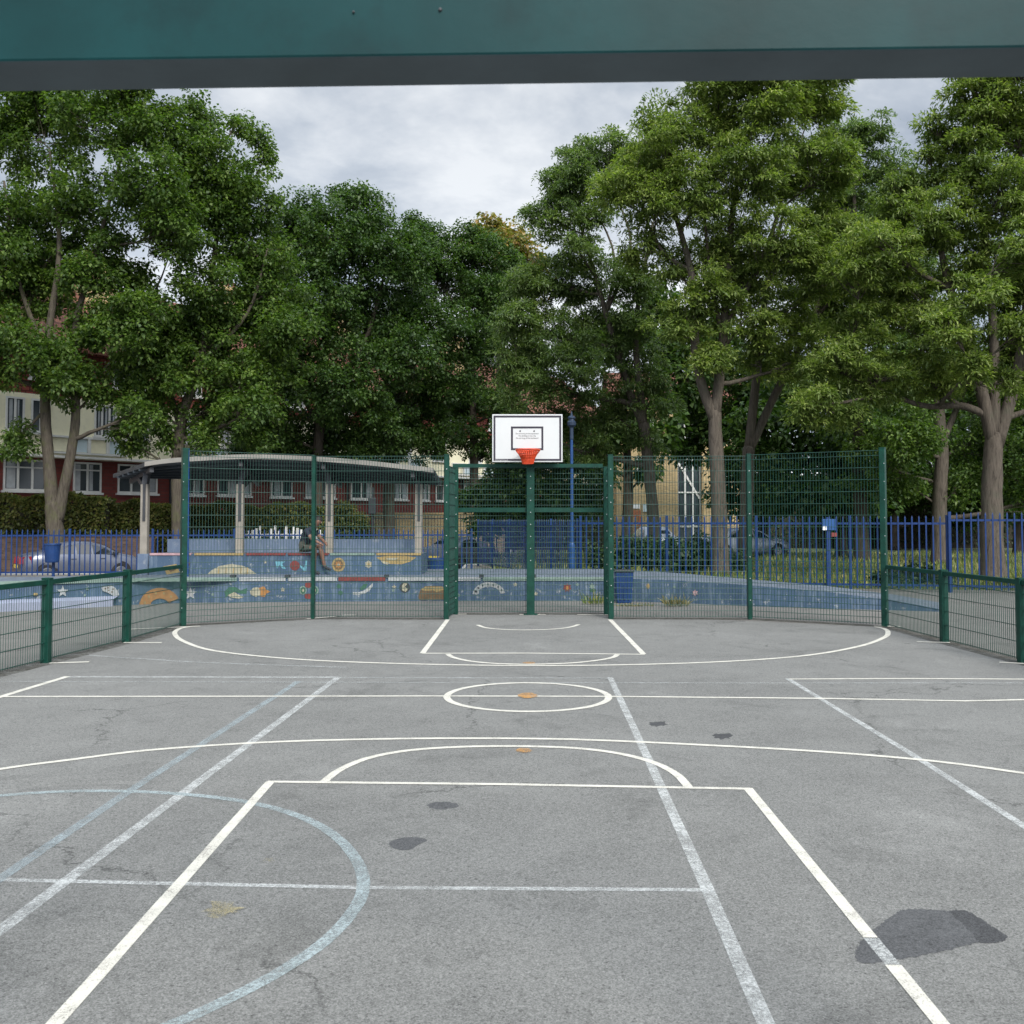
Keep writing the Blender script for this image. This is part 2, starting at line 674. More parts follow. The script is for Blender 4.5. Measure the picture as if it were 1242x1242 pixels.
# fresh white basketball markings
line('lane_line', [(328, 949), (68, 1242), (4, 1314)], LW, P_WHITE)
line('lane_line', [(907, 957), (1056, 1139)], LW, P_WHITE)
line('lane_line', [(1056.5, 1139.6), (1083, 1172)], LW, P_OLD)
line('lane_line', [(1083.4, 1172.5), (1140, 1242), (1200, 1315)], LW, P_WHITE)
line('free_throw_line', [(324, 949.3), (615, 952.5), (911, 958)], .05, P_WHITE)
line('free_throw_arc', [(392, 950), (412, 935), (445, 921), (490, 912), (545, 907.5), (615, 906), (690, 908), (745, 914), (790, 925), (820, 940), (836, 957)], LW, P_WHITE, True)
line('three_point_arc', [(-80, 950), (0, 934), (90, 922), (180, 911), (310, 902), (430, 898), (560, 896.5), (700, 898), (860, 905), (1000, 913), (1130, 924), (1242, 939), (1330, 953)], .06, P_WHITE, True)
line('half_way_line', [(-80, 845.6), (0, 845.7), (540, 845), (740, 845.5), (1000, 848), (1170, 851), (1242, 849.5), (1330, 849)], .06, P_WHITE)
c0 = G(640, 845)
ribbon('centre_circle', [np.array([c0.x + .805 * math.cos(a), c0.y + .83 * math.sin(a)]) for a in np.linspace(0, 2 * math.pi, 72, endpoint=False)], .07, P_WHITE, True)
line('free_throw_line', [(512, 793), (640, 792.8), (782, 794.3)], .07, P_WHITE)
line('lane_line', [(543, 752), (512.5, 793)], .075, P_WHITE)
line('lane_line', [(740, 752), (780.5, 794)], .075, P_WHITE)
line('free_throw_arc', [(543, 794), (550, 798), (570, 802.5), (600, 805.3), (640, 806.4), (690, 805), (725, 801.5), (743, 798), (749, 794.5)], .07, P_WHITE, True)
line('under_hoop_arc', [(579, 758.5), (590, 762), (612, 764), (640, 764.6), (672, 763.5), (692, 761), (702, 758)], .07, P_WHITE, True)
line('three_point_arc', [(232, 760.5), (218, 763), (212, 769), (222, 778), (255, 789), (320, 797), (400, 802.5), (520, 806.5), (640, 808), (760, 807), (880, 803), (975, 796), (1040, 785), (1072, 774), (1077, 767), (1072, 763), (1062, 761)], .075, P_WHITE, True)
# smears of white paint spilt at the feet of the fence posts
for a, b in (((196, 780), (150, 780)), ((150, 764), (243, 760)), ((108, 803.5), (60, 805)), ((1112, 779), (1152, 780)), ((1212, 804), (1250, 806)), ((415, 747.5), (372, 751)), ((432, 746.5), (415, 746.7)), ((555, 745.5), (566, 745.3)), ((630, 745.8), (662, 746)), ((700, 746), (738, 746.2)), ((1060, 760), (1092, 760.5))):
    line('paint_smear', [a, b], .085, P_WHITE)


def blotch(name, px, py, rx, ry, mat, n=22, jag=.25, seed=1):
    r_ = random.Random(seed)
    mb = MB()
    z = _z[0]
    _z[0] += .00012
    pts = []
    for i in range(n):
        a = 2 * math.pi * i / n
        k = 1 + jag * (r_.random() - .5) * 2
        g = G(px + rx * k * math.cos(a), py + ry * k * math.sin(a))
        pts.append((g.x, g.y, z))
    mb.add(pts[::-1], [tuple(range(n))])
    return struct(mb.build(name, mat))


blotch('centre_spot', 640, 844.5, 12, 3.3, P_ORANGE, jag=.06)
blotch('free_throw_spot', 635.5, 911.5, 10, 2.7, P_ORANGE, jag=.06, seed=2)
blotch('free_throw_spot', 642, 804.8, 8, 1.1, P_ORANGE, jag=.06, seed=3)
blotch('yellow_paint_stain', 270, 1106, 26, 8, P_YEL, jag=.5, seed=4)
blotch('yellow_paint_stain', 325, 1045, 6, 2.2, P_YEL, jag=.6, seed=5)
_z[0] = .0048
blotch('asphalt_patch', 537, 978, 18, 4.8, M_PATCH, jag=.15, seed=6)
blotch('asphalt_patch', 798, 878.5, 11, 3, M_PATCH2, jag=.3, seed=8)
blotch('asphalt_patch', 876, 893.5, 12, 3.6, M_PATCH2, jag=.3, seed=9)


def pxpoly(name, px, mat, per=5, jit=1.0):
    pts = spline(px, per, True)
    mb = MB()
    z = _z[0]
    _z[0] += .00012
    q = []
    for p in pts:
        g = G(p[0] + rng.uniform(-jit, jit), p[1] + rng.uniform(-jit, jit) * .5)
        q.append((g.x, g.y, z))
    area = sum(q[i - 1][0] * q[i][1] - q[i][0] * q[i - 1][1] for i in range(len(q)))
    if area < 0:
        q = q[::-1]
    mb.add(q, [tuple(range(len(q)))])
    return struct(mb.build(name, mat))


pxpoly('asphalt_patch', [(472, 1024), (480, 1019), (497, 1016.5), (512, 1017.5), (518, 1021), (508, 1025), (500, 1031), (488, 1032), (476, 1029)], M_PATCH, 4, .7)
pxpoly('asphalt_patch', [(1038, 1160), (1042, 1146), (1058, 1131), (1085, 1110), (1102, 1104), (1150, 1106), (1172, 1113), (1196, 1140), (1180, 1146), (1140, 1156), (1086, 1166), (1048, 1170)], M_PATCH, 14, 2.0)
pxpoly('asphalt_patch', [(1152, 1107), (1176, 1108), (1205, 1126), (1221, 1139), (1206, 1145), (1188, 1143), (1168, 1122)], M_PATCH2, 12, 1.8)

# ------------------------------------------------------------------ green mesh fences
M_GREEN = simple('green_powder_coat', (.003, .038, .026), .45, .3, 6, spec=.25, bump=.08, bscale=60, dirt=(.014, .052, .038))
M_WIRE = simple('green_wire', (.007, .046, .034), .45, .2, 6, spec=.4)
M_BOLT = simple('galvanised_bolt', (.42, .44, .44), .4, .2, 30, metallic=.6)


def wire_panel(parent, A, B, z0, z1, zdense=0.0, pitch=.05, hp=.2, dense=.1, wv=.0041, wh=.0045):
    """twin-wire welded mesh: thin uprights between pairs of horizontal wires"""
    A, B = Vector((A[0], A[1], 0)), Vector((B[0], B[1], 0))
    d = (B - A)
    L = d.length
    d.normalize()
    nrm = Vector((-d.y, d.x, 0))
    mb = MB()
    n = int(L / pitch)
    for i in range(1, n):
        p = A + d * (L * i / n)
        mb.tube([(p.x, p.y, z0), (p.x, p.y, z1)], [wv, wv], 4, cap=False)
    z = z0 + .02
    while z < z1 - .05:
        for s_ in (-1, 1):
            a = A + nrm * (s_ * .0075)
            b = B + nrm * (s_ * .0075)
            mb.tube([(a.x, a.y, z), (b.x, b.y, z)], [wh, wh], 4, cap=False)
        z += dense if z < zdense - .001 else hp
    for s_ in (-1, 1):
        a = A + nrm * (s_ * .0075)
        b = B + nrm * (s_ * .0075)
        mb.tube([(a.x, a.y, z1 - .004), (b.x, b.y, z1 - .004)], [wh, wh], 4, cap=False)
    return mb.build('mesh_panel', M_WIRE, parent)


BOLT = {}


def bolts(post, c, face, hw, z0, z1, n):
    root = post.parent.location
    if 'm' not in BOLT:
        mb = MB()
        mb.lathe((0, 0, 0), [(.0, -.012), (.008, -.011), (.011, -.006), (.011, .0)], 8, axis='y')
        o = mb.build('bolt', M_BOLT)
        BOLT['m'] = o.data
        bpy.data.objects.remove(o)
    for i in range(n):
        z = z0 + (z1 - z0) * (i + .5) / n
        o = bpy.data.objects.new('bolt', BOLT['m'])
        COL.objects.link(o)
        o.parent = post
        o.location = Vector((c[0], c[1] - hw, z)) - root


def post(parent, c, h, hx, hy, u=(1, 0), nb=0, cap=True):
    mb = MB()
    mb.obox(c, u, hx, hy, -.02, h, bev=.006)
    if cap:
        mb.obox(c, u, hx + .004, hy + .004, h + .001, h + .018, bev=.008)
    o = mb.build('post', M_GREEN, parent)
    if nb:
        bolts(o, c, -1, hy, .15, h - .1, nb)
    return o


HP = 2.96
pA, pB, pC = G(221.5, 759), G(379.5, 750.5), G(541.5, 751)
pD, pE, pF = G(741, 750.5), G(909.5, 751), G(1073.5, 760)
gL, gR, gP = G(553, 745), G(736, 745), G(643.5, 745.5)


def dirv(a, b):
    v = Vector((b[0] - a[0], b[1] - a[1], 0))
    return v.normalized()


t = thing('mesh_fence', 'tall green wire mesh fence run in front of the shelter, left of the goal', 'fence', (pB.x, pB.y, 0), 'tall mesh fence runs behind the court')
uAB, uBC = dirv(pA, pB), dirv(pB, pC)
post(t, pA, HP, .046, .06, uAB, 9)
post(t, pB, HP - .05, .03, .05, uBC, 0)
post(t, pC, HP - .03, .042, .06, uBC, 9)
wire_panel(t, pA, pB, .03, HP - .02, 1.05)
wire_panel(t, pB, pC, .03, HP - .04, 1.05)
t = thing('mesh_fence', 'tall green wire mesh fence run in front of the tree trunks, right of the goal', 'fence', (pE.x, pE.y, 0), 'tall mesh fence runs behind the court')
uDE, uEF = dirv(pD, pE), dirv(pE, pF)
post(t, pD, HP - .03, .045, .06, uDE, 9)
post(t, pE, HP - .02, .035, .05, uDE, 7)
post(t, pF, HP, .046, .06, uEF, 9)
wire_panel(t, pD, pE, .03, HP - .04, 1.05)
wire_panel(t, pE, pF, .03, HP - .02, 1.05)

# low side fences
HL = 1.03


def low_fence(label, pts, bpx):
    t = thing('mesh_fence', label, 'fence', (pts[1].x, pts[1].y, 0), 'low mesh side fences of the court')
    for i, p in enumerate(pts[1:]):
        u = dirv(pts[i], p)
        post(t, p, HL, .05, .05, u, 0)
    for i in range(len(pts) - 1):
        a, b = pts[i], pts[i + 1]
        wire_panel(t, a, b, .03, HL - .06, 0)
        mb = MB()
        d = dirv(a, b)
        a2 = a + d * .062 if i == 0 else a + d * .052
        b2 = b - d * .052
        mb.bar((a2.x, a2.y, HL - .035), (b2.x, b2.y, HL - .035), .06, .055)
        mb.build('top_rail', M_GREEN, t)


l1, l2 = G(153.5, 779), G(55.5, 804)
e = dirv(l1, l2)
low_fence('low green mesh fence with a top rail along the left side of the court', [pA + dirv(pA, l1) * .06, l1, l2, l2 + e * 2.55, l2 + e * 5.1], 0)
r1, r2 = G(1145.5, 779), G(1240.5, 804)
e = dirv(r1, r2)
low_fence('low green mesh fence with a top rail along the right side of the court', [pF + dirv(pF, r1) * .06, r1, r2, r2 + e * 2.55, r2 + e * 5.1], 0)

# grime and moss gathered under the mesh
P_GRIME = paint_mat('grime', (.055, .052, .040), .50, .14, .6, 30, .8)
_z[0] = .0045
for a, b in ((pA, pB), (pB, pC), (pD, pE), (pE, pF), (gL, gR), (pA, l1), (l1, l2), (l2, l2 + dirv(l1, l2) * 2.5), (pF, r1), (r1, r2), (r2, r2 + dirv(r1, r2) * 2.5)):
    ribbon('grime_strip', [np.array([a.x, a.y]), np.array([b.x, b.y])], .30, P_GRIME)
# ------------------------------------------------------------------ far goal with hoop
HB = 2.83
g = thing('goal_frame', 'far green steel goal frame with mesh back, below the white backboard', 'goal', (gP.x, gP.y, 0), 'steel goal frames at both ends')
uG = dirv(gL, gR)
post(g, gL, HB - .07, .04, .05, uG, 8)
post(g, gR, HB - .07, .055, .05, uG, 8)
mb = MB()
mb.obox(gP, uG, .075, .075, -.02, HB - .072, bev=.008)
mb.obox(gP, uG, .13, .12, .004, .016)
gpost = mb.build('hoop_post', M_GREEN, g)
bolts(gpost, gP, -1, .075, .9, 2.7, 8)
yb = gP.y + .10
mb = MB()
mb.bar((pC.x + .05, gL.y, HB - .035), (pD.x - .06, gR.y, HB - .035), .09, .07)
mb.build('top_beam', M_GREEN, g)
mb = MB()
mb.bar((gL.x + .043, gL.y + .02, 1.96), (gP.x - .078, gP.y + .02, 1.96), .05, .085)
mb.bar((gP.x + .078, gP.y + .02, 1.96), (gR.x - .058, gR.y + .02, 1.96), .05, .085)
mb.build('crossbar', M_GREEN, g)
wire_panel(g, (gL.x + .04, yb), (gR.x - .055, yb), .03, HB - .08, 3.0, dense=.1)
wire_panel(g, (pC.x + .02, pC.y + .065), (gL.x - .02, gL.y - .055), .03, HB - .08, 1.05)
wire_panel(g, (pD.x - .02, pD.y + .065), (gR.x + .02, gR.y - .055), .03, HB - .08, 1.05)

M_BOARD = simple('white_board', (.50, .51, .51), .35, .03, 2, spec=.4)
M_BLACK = simple('black_line_paint', (.022, .018, .030), .5, .2, 8)
M_GREYINK = simple('grey_ink', (.06, .06, .065), .6, .2, 8)
M_REDINK = simple('red_ink', (.5, .05, .04), .6, .2, 8)
M_ORANGE = simple('orange_steel', (.56, .065, .022), .4, .2, 9, spec=.45)
Yb = gP.y - .30
bl, br_ = at(597, 503, Yb), at(682, 560, Yb)
BX0, BX1, BZ0, BZ1 = at(597, 530, Yb).x, at(682.3, 530, Yb).x, at(640, 560.5, Yb).z, at(640, 502.5, Yb).z
hb = thing('basketball_hoop', 'white backboard with black borders and an orange funnel hoop', 'basketball hoop', (gP.x, Yb, BZ0))
mb = MB()
mb.box(BX0, BX1, Yb, Yb + .03, BZ0, BZ1)
bd = mb.build('backboard', M_BOARD, hb, bevel=.006)


def frame_strip(x0, x1, z0, z1, w, y):
    m = MB()
    m.box(x0, x1, y - .002, y, z1 - w, z1)
    m.box(x0, x1, y - .002, y, z0, z0 + w)
    m.box(x0, x0 + w, y - .002, y, z0 + w, z1 - w)
    m.box(x1 - w, x1, y - .002, y, z0 + w, z1 - w)
    return m


bw, bh = BX1 - BX0, BZ1 - BZ0
frame_strip(BX0 + .024, BX1 - .024, BZ0 + .024, BZ1 - .024, .036, Yb - .001).build('border_line', M_BLACK, bd)
ix0, ix1 = BX0 + bw * .267, BX0 + bw * .727
iz0, iz1 = BZ0 + bh * .25, BZ0 + bh * .745
frame_strip(ix0, ix1, iz0, iz1, .036, Yb - .001).build('target_square', M_BLACK, bd)


def text_part(name, body, size, x, y, z, mat, parent, align='CENTER', rotz=0.0, ext=.001):
    cu = bpy.data.curves.new('text', 'FONT')
    cu.body = body
    cu.size = size
    cu.align_x = align
    cu.extrude = ext
    o = bpy.data.objects.new('text', cu)
    COL.objects.link(o)
    dg = bpy.context.evaluated_depsgraph_get()
    me = bpy.data.meshes.new_from_object(o.evaluated_get(dg))
    bpy.data.objects.remove(o)
    me.transform(Matrix.Translation((x, y, z)) @ Matrix.Rotation(rotz, 4, 'Z') @ Matrix.Rotation(R(90), 4, 'X'))
    off = Vector((0, 0, 0))
    q = parent
    while q is not None:
        off += q.location
        q = q.parent
    me.transform(Matrix.Translation(-off))
    me.materials.clear()
    me.materials.append(mat)
    ob = bpy.data.objects.new(name, me)
    COL.objects.link(ob)
    ob.parent = parent
    return ob


cxb = (ix0 + ix1) / 2
for k, s_ in enumerate(('Do not swing on the equipment', 'No climbing on the ring', 'Do not hang off the backboard')):
    text_part('notice_text', s_, .033, cxb, Yb - .002, iz0 + bh * .335 - k * .042, M_GREYINK, bd)
text_part('web_address', 'www.sport.co.uk', .035, BX0 + .05, Yb - .0045, BZ0 + .029, M_BOARD, bd, 'LEFT')
for dx in (-.13, .13):
    m = MB()
    m.lathe((cxb + dx, Yb - .001, iz1 - .085), [(0, -.008), (.012, -.007), (.016, 0)], 8, axis='y')
    m.build('bolt', M_GREYINK, bd)
# funnel ring
rc = Vector((cxb + .008, Yb - .31, at(640, 545.5, Yb - .31).z))
rr = .222
mb = MB()
ring = []
for i in range(33):
    a = 2 * math.pi * i / 32
    ring.append((rc.x + rr * math.cos(a), rc.y + rr * math.sin(a), rc.z))
mb.tube(ring, [.012] * 33, 8, cap=False)
mb.bar((rc.x, rc.y + rr, rc.z - .01), (rc.x, Yb - .003, rc.z - .01), .13, .03)
mb.bar((rc.x - .1, rc.y + rr * .8, rc.z - .012), (rc.x - .15, Yb - .003, rc.z - .012), .02, .02)
mb.bar((rc.x + .1, rc.y + rr * .8, rc.z - .012), (rc.x + .15, Yb - .003, rc.z - .012), .02, .02)
mb.box(rc.x - .17, rc.x + .17, Yb - .016, Yb - .0035, rc.z - .035, rc.z + .012)
rim = mb.build('rim', M_ORANGE, hb, smooth=False)
mb = MB()
ztop, zbot = rc.z - .012, rc.z - .255
nb_ = 30
for i in range(nb_):
    a = 2 * math.pi * i / nb_
    p = []
    for k in range(4):
        tt = k / 3
        rad = rr * (1 - tt) + .098 * tt - .025 * math.sin(math.pi * tt)
        aa = a + .25 * tt
        p.append((rc.x + rad * math.cos(aa), rc.y + rad * math.sin(aa), ztop + (zbot - ztop) * tt))
    mb.tube(p, [.0075] * 4, 5, cap=True)
for tt in (.28, .52, .76, 1.0):
    rad = rr * (1 - tt) + .098 * tt - .025 * math.sin(math.pi * tt)
    z = ztop + (zbot - ztop) * tt
    mb.tube([(rc.x + rad * math.cos(2 * math.pi * i / 24), rc.y + rad * math.sin(2 * math.pi * i / 24), z) for i in range(25)], [.007] * 25, 5, cap=False)
prof = []
for k in range(9):
    tt = k / 8
    prof.append((rr * (1 - tt) + .098 * tt - .025 * math.sin(math.pi * tt) - .006, (ztop - rc.z) + (zbot - ztop) * tt))
mb.lathe((rc.x, rc.y, rc.z), prof[3:], 28)
mb.build('funnel_net', M_ORANGE, hb)
mb = MB()
for dx in (-.05, .05):
    mb.bar((gP.x + dx, gP.y + .02, HB + .002), (gP.x + dx, gP.y + .02, BZ1 - .2), .05, .05, up=(0, 1, 0))
    for zz in (BZ0 + .12, BZ1 - .25):
        mb.bar((gP.x + dx, gP.y - .006, zz), (gP.x + dx, Yb + .032, zz), .04, .04)
mb.build('support_arm', M_GREEN, hb)

# ------------------------------------------------------------------ near goal: its top beam crosses the top of the view
M_TEAL = simple('weathered_green_steel', (.0035, .034, .036), .48, .35, 1.6, spec=.16, bump=.03, bscale=35, dirt=(.003, .021, .023))
z0 = at(621, 66, 2.1).z
n0, n1_ = G(0, 75, z0), G(1242, 58, z0)
f0, f1 = G(0, 112, z0), G(1242, 94.5, z0)
u = dirv(n0, n1_)


def ext(p, x):
    return p + u * ((x - p.x) / u.x)


ng = thing('goal_frame', 'near green steel goal frame whose thick beam crosses overhead', 'goal', (0, 2.2, 0), 'steel goal frames at both ends')
mb = MB()
a, b = ext(n0, -1.5), ext(n1_, 1.5)
uf = dirv(f0, f1)
c = f1 + uf * ((1.5 - f1.x) / uf.x)
d = f0 + uf * ((-1.5 - f0.x) / uf.x)
hh = .16
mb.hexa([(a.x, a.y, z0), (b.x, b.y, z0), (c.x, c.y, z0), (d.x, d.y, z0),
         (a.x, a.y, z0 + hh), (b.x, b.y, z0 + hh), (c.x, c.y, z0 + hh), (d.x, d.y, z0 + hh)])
mb.m[0] = 1  # bottom face: light bounced off the ground is painted in as lighter grey
mb.build('top_beam', [M_TEAL, simple('underside_bounce_grey', (.085, .112, .128), .7, .2, 3)], ng, bevel=.006)
for p, q in ((a, d), (b, c)):
    mb = MB()
    m_ = (p + q) / 2
    mb.obox(m_, u, .07, .075, 0, z0 - .001, bev=.01)
    mb.build('post', M_TEAL, ng)
# weld seam and a few drips of old paint on the beam face
fn = Vector((u.y, -u.x, 0))
for px_, py_, rr_ in ((543, 12, .0045), (437, 15, .003)):
    mb = MB()
    tt = (px_ / 1242)
    base = n0 + (n1_ - n0) * tt
    zz = at(px_, py_, base.y).z
    mb.lathe((base.x, base.y + .001, zz), [(0, -.006), (rr_ * .7, -.005), (rr_, 0)], 8, axis='y')
    mb.build('bolt', M_GREYINK, ng)
# ------------------------------------------------------------------ painted terrace wall
def painted_wall_mat(name, col, lo, chips=.5):
    t = NT(name)
    co = t.coords()
    c = t.ramp(t.noise(.8, 6, .65, co), [(.3, lo), (.7, col)])
    st = t.n('ShaderNodeMapping')
    st.inputs['Scale'].default_value = (3.5, 3.5, .5)
    t.l(co, st.inputs['Vector'])
    streak = t.ramp(t.noise(2.5, 5, .7, st.outputs[0]), [(.5, 0), (.75, 1)])
    c = t.mix(t.math('MULTIPLY', streak, .4), c, (.30, .36, .42))
    chip = t.ramp(t.noise(7, 7, .75, co), [(.585, 0), (.65, 1)])
    c = t.mix(t.math('MULTIPLY', chip, chips), c, (.38, .38, .36))
    return t.done(t.principled(c, .75, t.bump(t.noise(25, 5), .3, .01), 0, .3))


M_WBLUE = painted_wall_mat('mural_blue', (.058, .098, .155), (.038, .066, .108))
M_WPALE = painted_wall_mat('pale_blue_paint_wall', (.125, .165, .24), (.09, .125, .185), .3)
M_WTOP = painted_wall_mat('terrace_top', (.10, .12, .15), (.07, .085, .11), .5)
M_LAV = painted_wall_mat('lavender_paint', (.26, .275, .35), (.20, .22, .29), .3)
MC = {}
for nm, c in (('cream', (.48, .45, .33)), ('orange', (.50, .24, .075)), ('white', (.50, .52, .52)), ('green', (.05, .16, .10)), ('red', (.24, .05, .045)),
              ('tan', (.45, .33, .14)), ('brown', (.20, .13, .07)), ('cyan', (.18, .46, .56)), ('dark', (.05, .06, .07)), ('pink', (.62, .40, .42)), ('mint', (.26, .36, .31))):
    MC[nm] = simple('mural_' + nm, tuple(x * .58 for x in c), .75, .22, 9, dirt=tuple(x * .42 + .03 for x in c))
MORD = ['cream', 'orange', 'white', 'green', 'red', 'tan', 'brown', 'cyan', 'dark', 'pink', 'mint']
MI = {k: i + 3 for i, k in enumerate(MORD)}
WALLM = [M_WBLUE, M_WPALE, M_WTOP] + [MC[k] for k in MORD]

# stations along the front: photo x, base y, top z, depth of the terrace behind
ST = [(-330, 757, .55, 21.5), (0, 741, .55, 22.0), (145, 734, .54, 22.8), (230, 731, .52, 23.9), (511, 729, .50, 26.8), (740, 729, .50, 26.8), (820, 731, .48, 25.2),
      (900, 735, .44, 23.4), (1000, 738, .34, 22.4), (1080, 740, .20, 21.8), (1140, 742, .05, 21.4)]
SB = [G(a, b) for a, b, _, _ in ST]


def sta(px):
    for i in range(len(ST) - 1):
        if px <= ST[i + 1][0] or i == len(ST) - 2:
            k = (px - ST[i][0]) / (ST[i + 1][0] - ST[i][0])
            return i, k


def wallY(px):
    i, k = sta(px)
    a, b = SB[i], SB[i + 1]
    s_ = (px - 621) / F
    # meet of the view ray (in plan) with the straight wall piece
    d = b - a
    tt = (s_ * a.y - a.x) / (d.x - s_ * d.y)
    return a.y + d.y * tt


wall = thing('mural_wall', 'low curved blue wall painted with fish, stars and flowers behind the mesh fence', 'wall', (0, 22, 0))
mb = MB()
n = len(ST)
for i in range(n - 1):
    a, b = SB[i], SB[i + 1]
    za, zb = ST[i][2], ST[i + 1][2]
    ka, kb = ST[i][3], ST[i + 1][3]
    sa, sb_ = ST[i][0], ST[i + 1][0]
    A2 = Vector(((sa - 621) / F * ka, ka, za))
    B2 = Vector(((sb_ - 621) / F * kb, kb, zb))
    mb.add([(a.x, a.y, -.05), (b.x, b.y, -.05), (b.x, b.y, zb), (a.x, a.y, za)], [(0, 1, 2, 3)], 0)
    mb.add([(a.x, a.y, za), (b.x, b.y, zb), tuple(B2), tuple(A2)], [(0, 1, 2, 3)], 2)
    mb.add([(A2.x, A2.y, -.05), (B2.x, B2.y, -.05), tuple(B2), tuple(A2)], [(3, 2, 1, 0)], 0)
e0 = SB[-1]


def motif(pts, mat, Yf, prof=.006):
    """a painted shape given by its outline in the photograph, laid on the wall face"""
    P = []
    for px, py in pts:
        Y = Yf(px)
        p = at(px, py, Y - .004 - prof)
        P.append(tuple(p))
    ar = sum(P[i - 1][0] * P[i][2] - P[i][0] * P[i - 1][2] for i in range(len(P)))
    if ar < 0:
        P = P[::-1]
    return P


def add_motif(mbx, pts, mat, Yf, lift=0.0):
    mbx.add(motif(pts, mat, Yf, lift), [tuple(range(len(pts)))], MI[mat])


def ell(cx, cy, rx, ry, n=14, a0=0, a1=360):
    return [(cx + rx * math.cos(R(a0 + (a1 - a0) * i / (n if a1 - a0 >= 360 else n - 1))), cy + ry * math.sin(R(a0 + (a1 - a0) * i / (n if a1 - a0 >= 360 else n - 1)))) for i in range(n)]


def starp(cx, cy, r, n=5, inner=.42, rot=-90):
    return [(cx + (r if k % 2 == 0 else r * inner) * math.cos(R(rot + 180 * k / n)), cy + (r if k % 2 == 0 else r * inner) * math.sin(R(rot + 180 * k / n))) for k in range(2 * n)]


def arch(cx, cy, rx, ry, w, a0, a1, n=14):
    o = ell(cx, cy, rx, ry, n, a0, a1)
    i_ = ell(cx, cy, rx - w, ry - w, n, a0, a1)
    return o + i_[::-1]


fy = wallY
L1, L2 = .002, .006
# front row, left to right
add_motif(mb, starp(76, 717.5, 7.5), 'white', fy)
add_motif(mb, ell(43, 721, 3, 2), 'tan', fy)
add_motif(mb, [(123, 713), (128, 710.5), (134, 710), (139, 712), (143, 717), (145, 722), (138, 723), (131, 719), (125, 717)], 'white', fy)
for q in ((128, 714), (132, 716), (136, 718), (131, 713), (137, 714.5)):
    add_motif(mb, ell(q[0], q[1], 1.1, .9, 7), 'brown', fy, L2)
add_motif(mb, arch(194, 735, 25, 22, 13, 180, 335), 'orange', fy)
for a in (195, 225, 255, 285, 315):
    x_, y_ = 194 + 19 * math.cos(R(a)), 735 + 16 * math.sin(R(a))
    add_motif(mb, ell(x_, y_, 1.2, 2.0, 8), 'tan', fy, L2)
add_motif(mb, starp(231, 720, 8), 'white', fy)
for q in ((106, 714, 1.6), (103, 722, 1.2), (258, 721, 1.5), (343, 715, 2.2), (478, 712, 2), (477, 716, 1.5), (625, 709, 1.8), (556, 722, 1.6), (650, 720, 2), (700, 709, 1.3)):
    add_motif(mb, starp(q[0], q[1], q[2] + 1, 5, .5), 'mint' if q[2] < 1.7 else 'cream', fy)
add_motif(mb, [(272, 718), (278, 712), (286, 712), (292, 716), (300, 713), (299, 720), (292, 720), (286, 718), (280, 720), (274, 724)], 'green', fy)
add_motif(mb, [(276, 722), (284, 718), (291, 722), (296, 724), (290, 726), (281, 725)], 'cream', fy, L2)
add_motif(mb, [(303, 717), (307, 713), (313, 712), (316, 716), (316, 722), (310, 724), (304, 721)], 'cream', fy)
add_motif(mb, [(314, 713), (320, 711), (323, 715), (328, 717.5), (323, 720), (321, 724), (315, 723), (316, 718)], 'orange', fy, L1)
add_motif(mb, ell(374, 709.5, 4.5, 3.5), 'red', fy)
add_motif(mb, ell(374, 723, 5, 3.5), 'red', fy)
for x_ in (367.5, 382):
    add_motif(mb, ell(x_, 716, 4.5, 5.5), 'mint', fy)
    add_motif(mb, ell(x_, 716, 3.2, 4), 'green', fy, L1)
    add_motif(mb, ell(x_, 716, 1.4, 1.8), 'cream', fy, L2)
for x_, y_ in ((411, 711), (413, 719)):
    add_motif(mb, starp(x_, y_, 3.5, 8, .6), 'green', fy)
add_motif(mb, [(428, 718), (434, 718.6), (442, 716), (448, 711), (452, 707), (452, 711), (448, 716.5), (442, 720), (434, 721.5), (428, 721)], 'white', fy)
add_motif(mb, [(436, 714), (441, 708.5), (446, 708), (444, 713), (439, 716)], 'green', fy)
add_motif(mb, ell(491, 712.5, 6.5, 6.5), 'dark', fy)
add_motif(mb, [(487, 711), (490, 707), (494, 708), (491, 712), (495, 714), (492, 718), (488, 716)], 'cream', fy, L1)
add_motif(mb, [(507, 724), (510, 715), (516, 711), (526, 710.5), (536, 711), (541, 716), (542, 727.5), (509, 728)], 'brown', fy)
add_motif(mb, [(510, 715), (516, 711.5), (537, 711.5), (539, 715), (530, 718), (524, 724), (519, 718)], 'tan', fy, L1)
add_motif(mb, arch(593, 722, 20, 16, 5.5, 185, 350), 'white', fy)
for a in range(200, 345, 22):
    add_motif(mb, ell(593 + 17.3 * math.cos(R(a)), 722 + 13.2 * math.sin(R(a)), 1.0, 1.5, 7), 'dark', fy, L1)
add_motif(mb, ell(578, 718, 3, 3.4), 'white', fy, L1)
add_motif(mb, ell(578, 717.5, 1.2, 1.2, 8), 'dark', fy, L2)
add_motif(mb, starp(688, 713, 5.5, 7, .65), 'red', fy)
add_motif(mb, ell(688, 713, 2.2, 2.2, 9), 'orange', fy, L1)
add_motif(mb, starp(718, 711, 4.5, 6, .5), 'mint', fy)
add_motif(mb, ell(719, 716, 4, 2), 'green', fy, L1)
add_motif(mb, ell(786, 711, 2, 3.5, 8), 'tan', fy)
add_motif(mb, starp(843, 719, 4, 6, .6), 'pink', fy)
add_motif(mb, starp(818, 712, 2.4), 'mint', fy)
mb.build('wall_face', WALLM, wall)
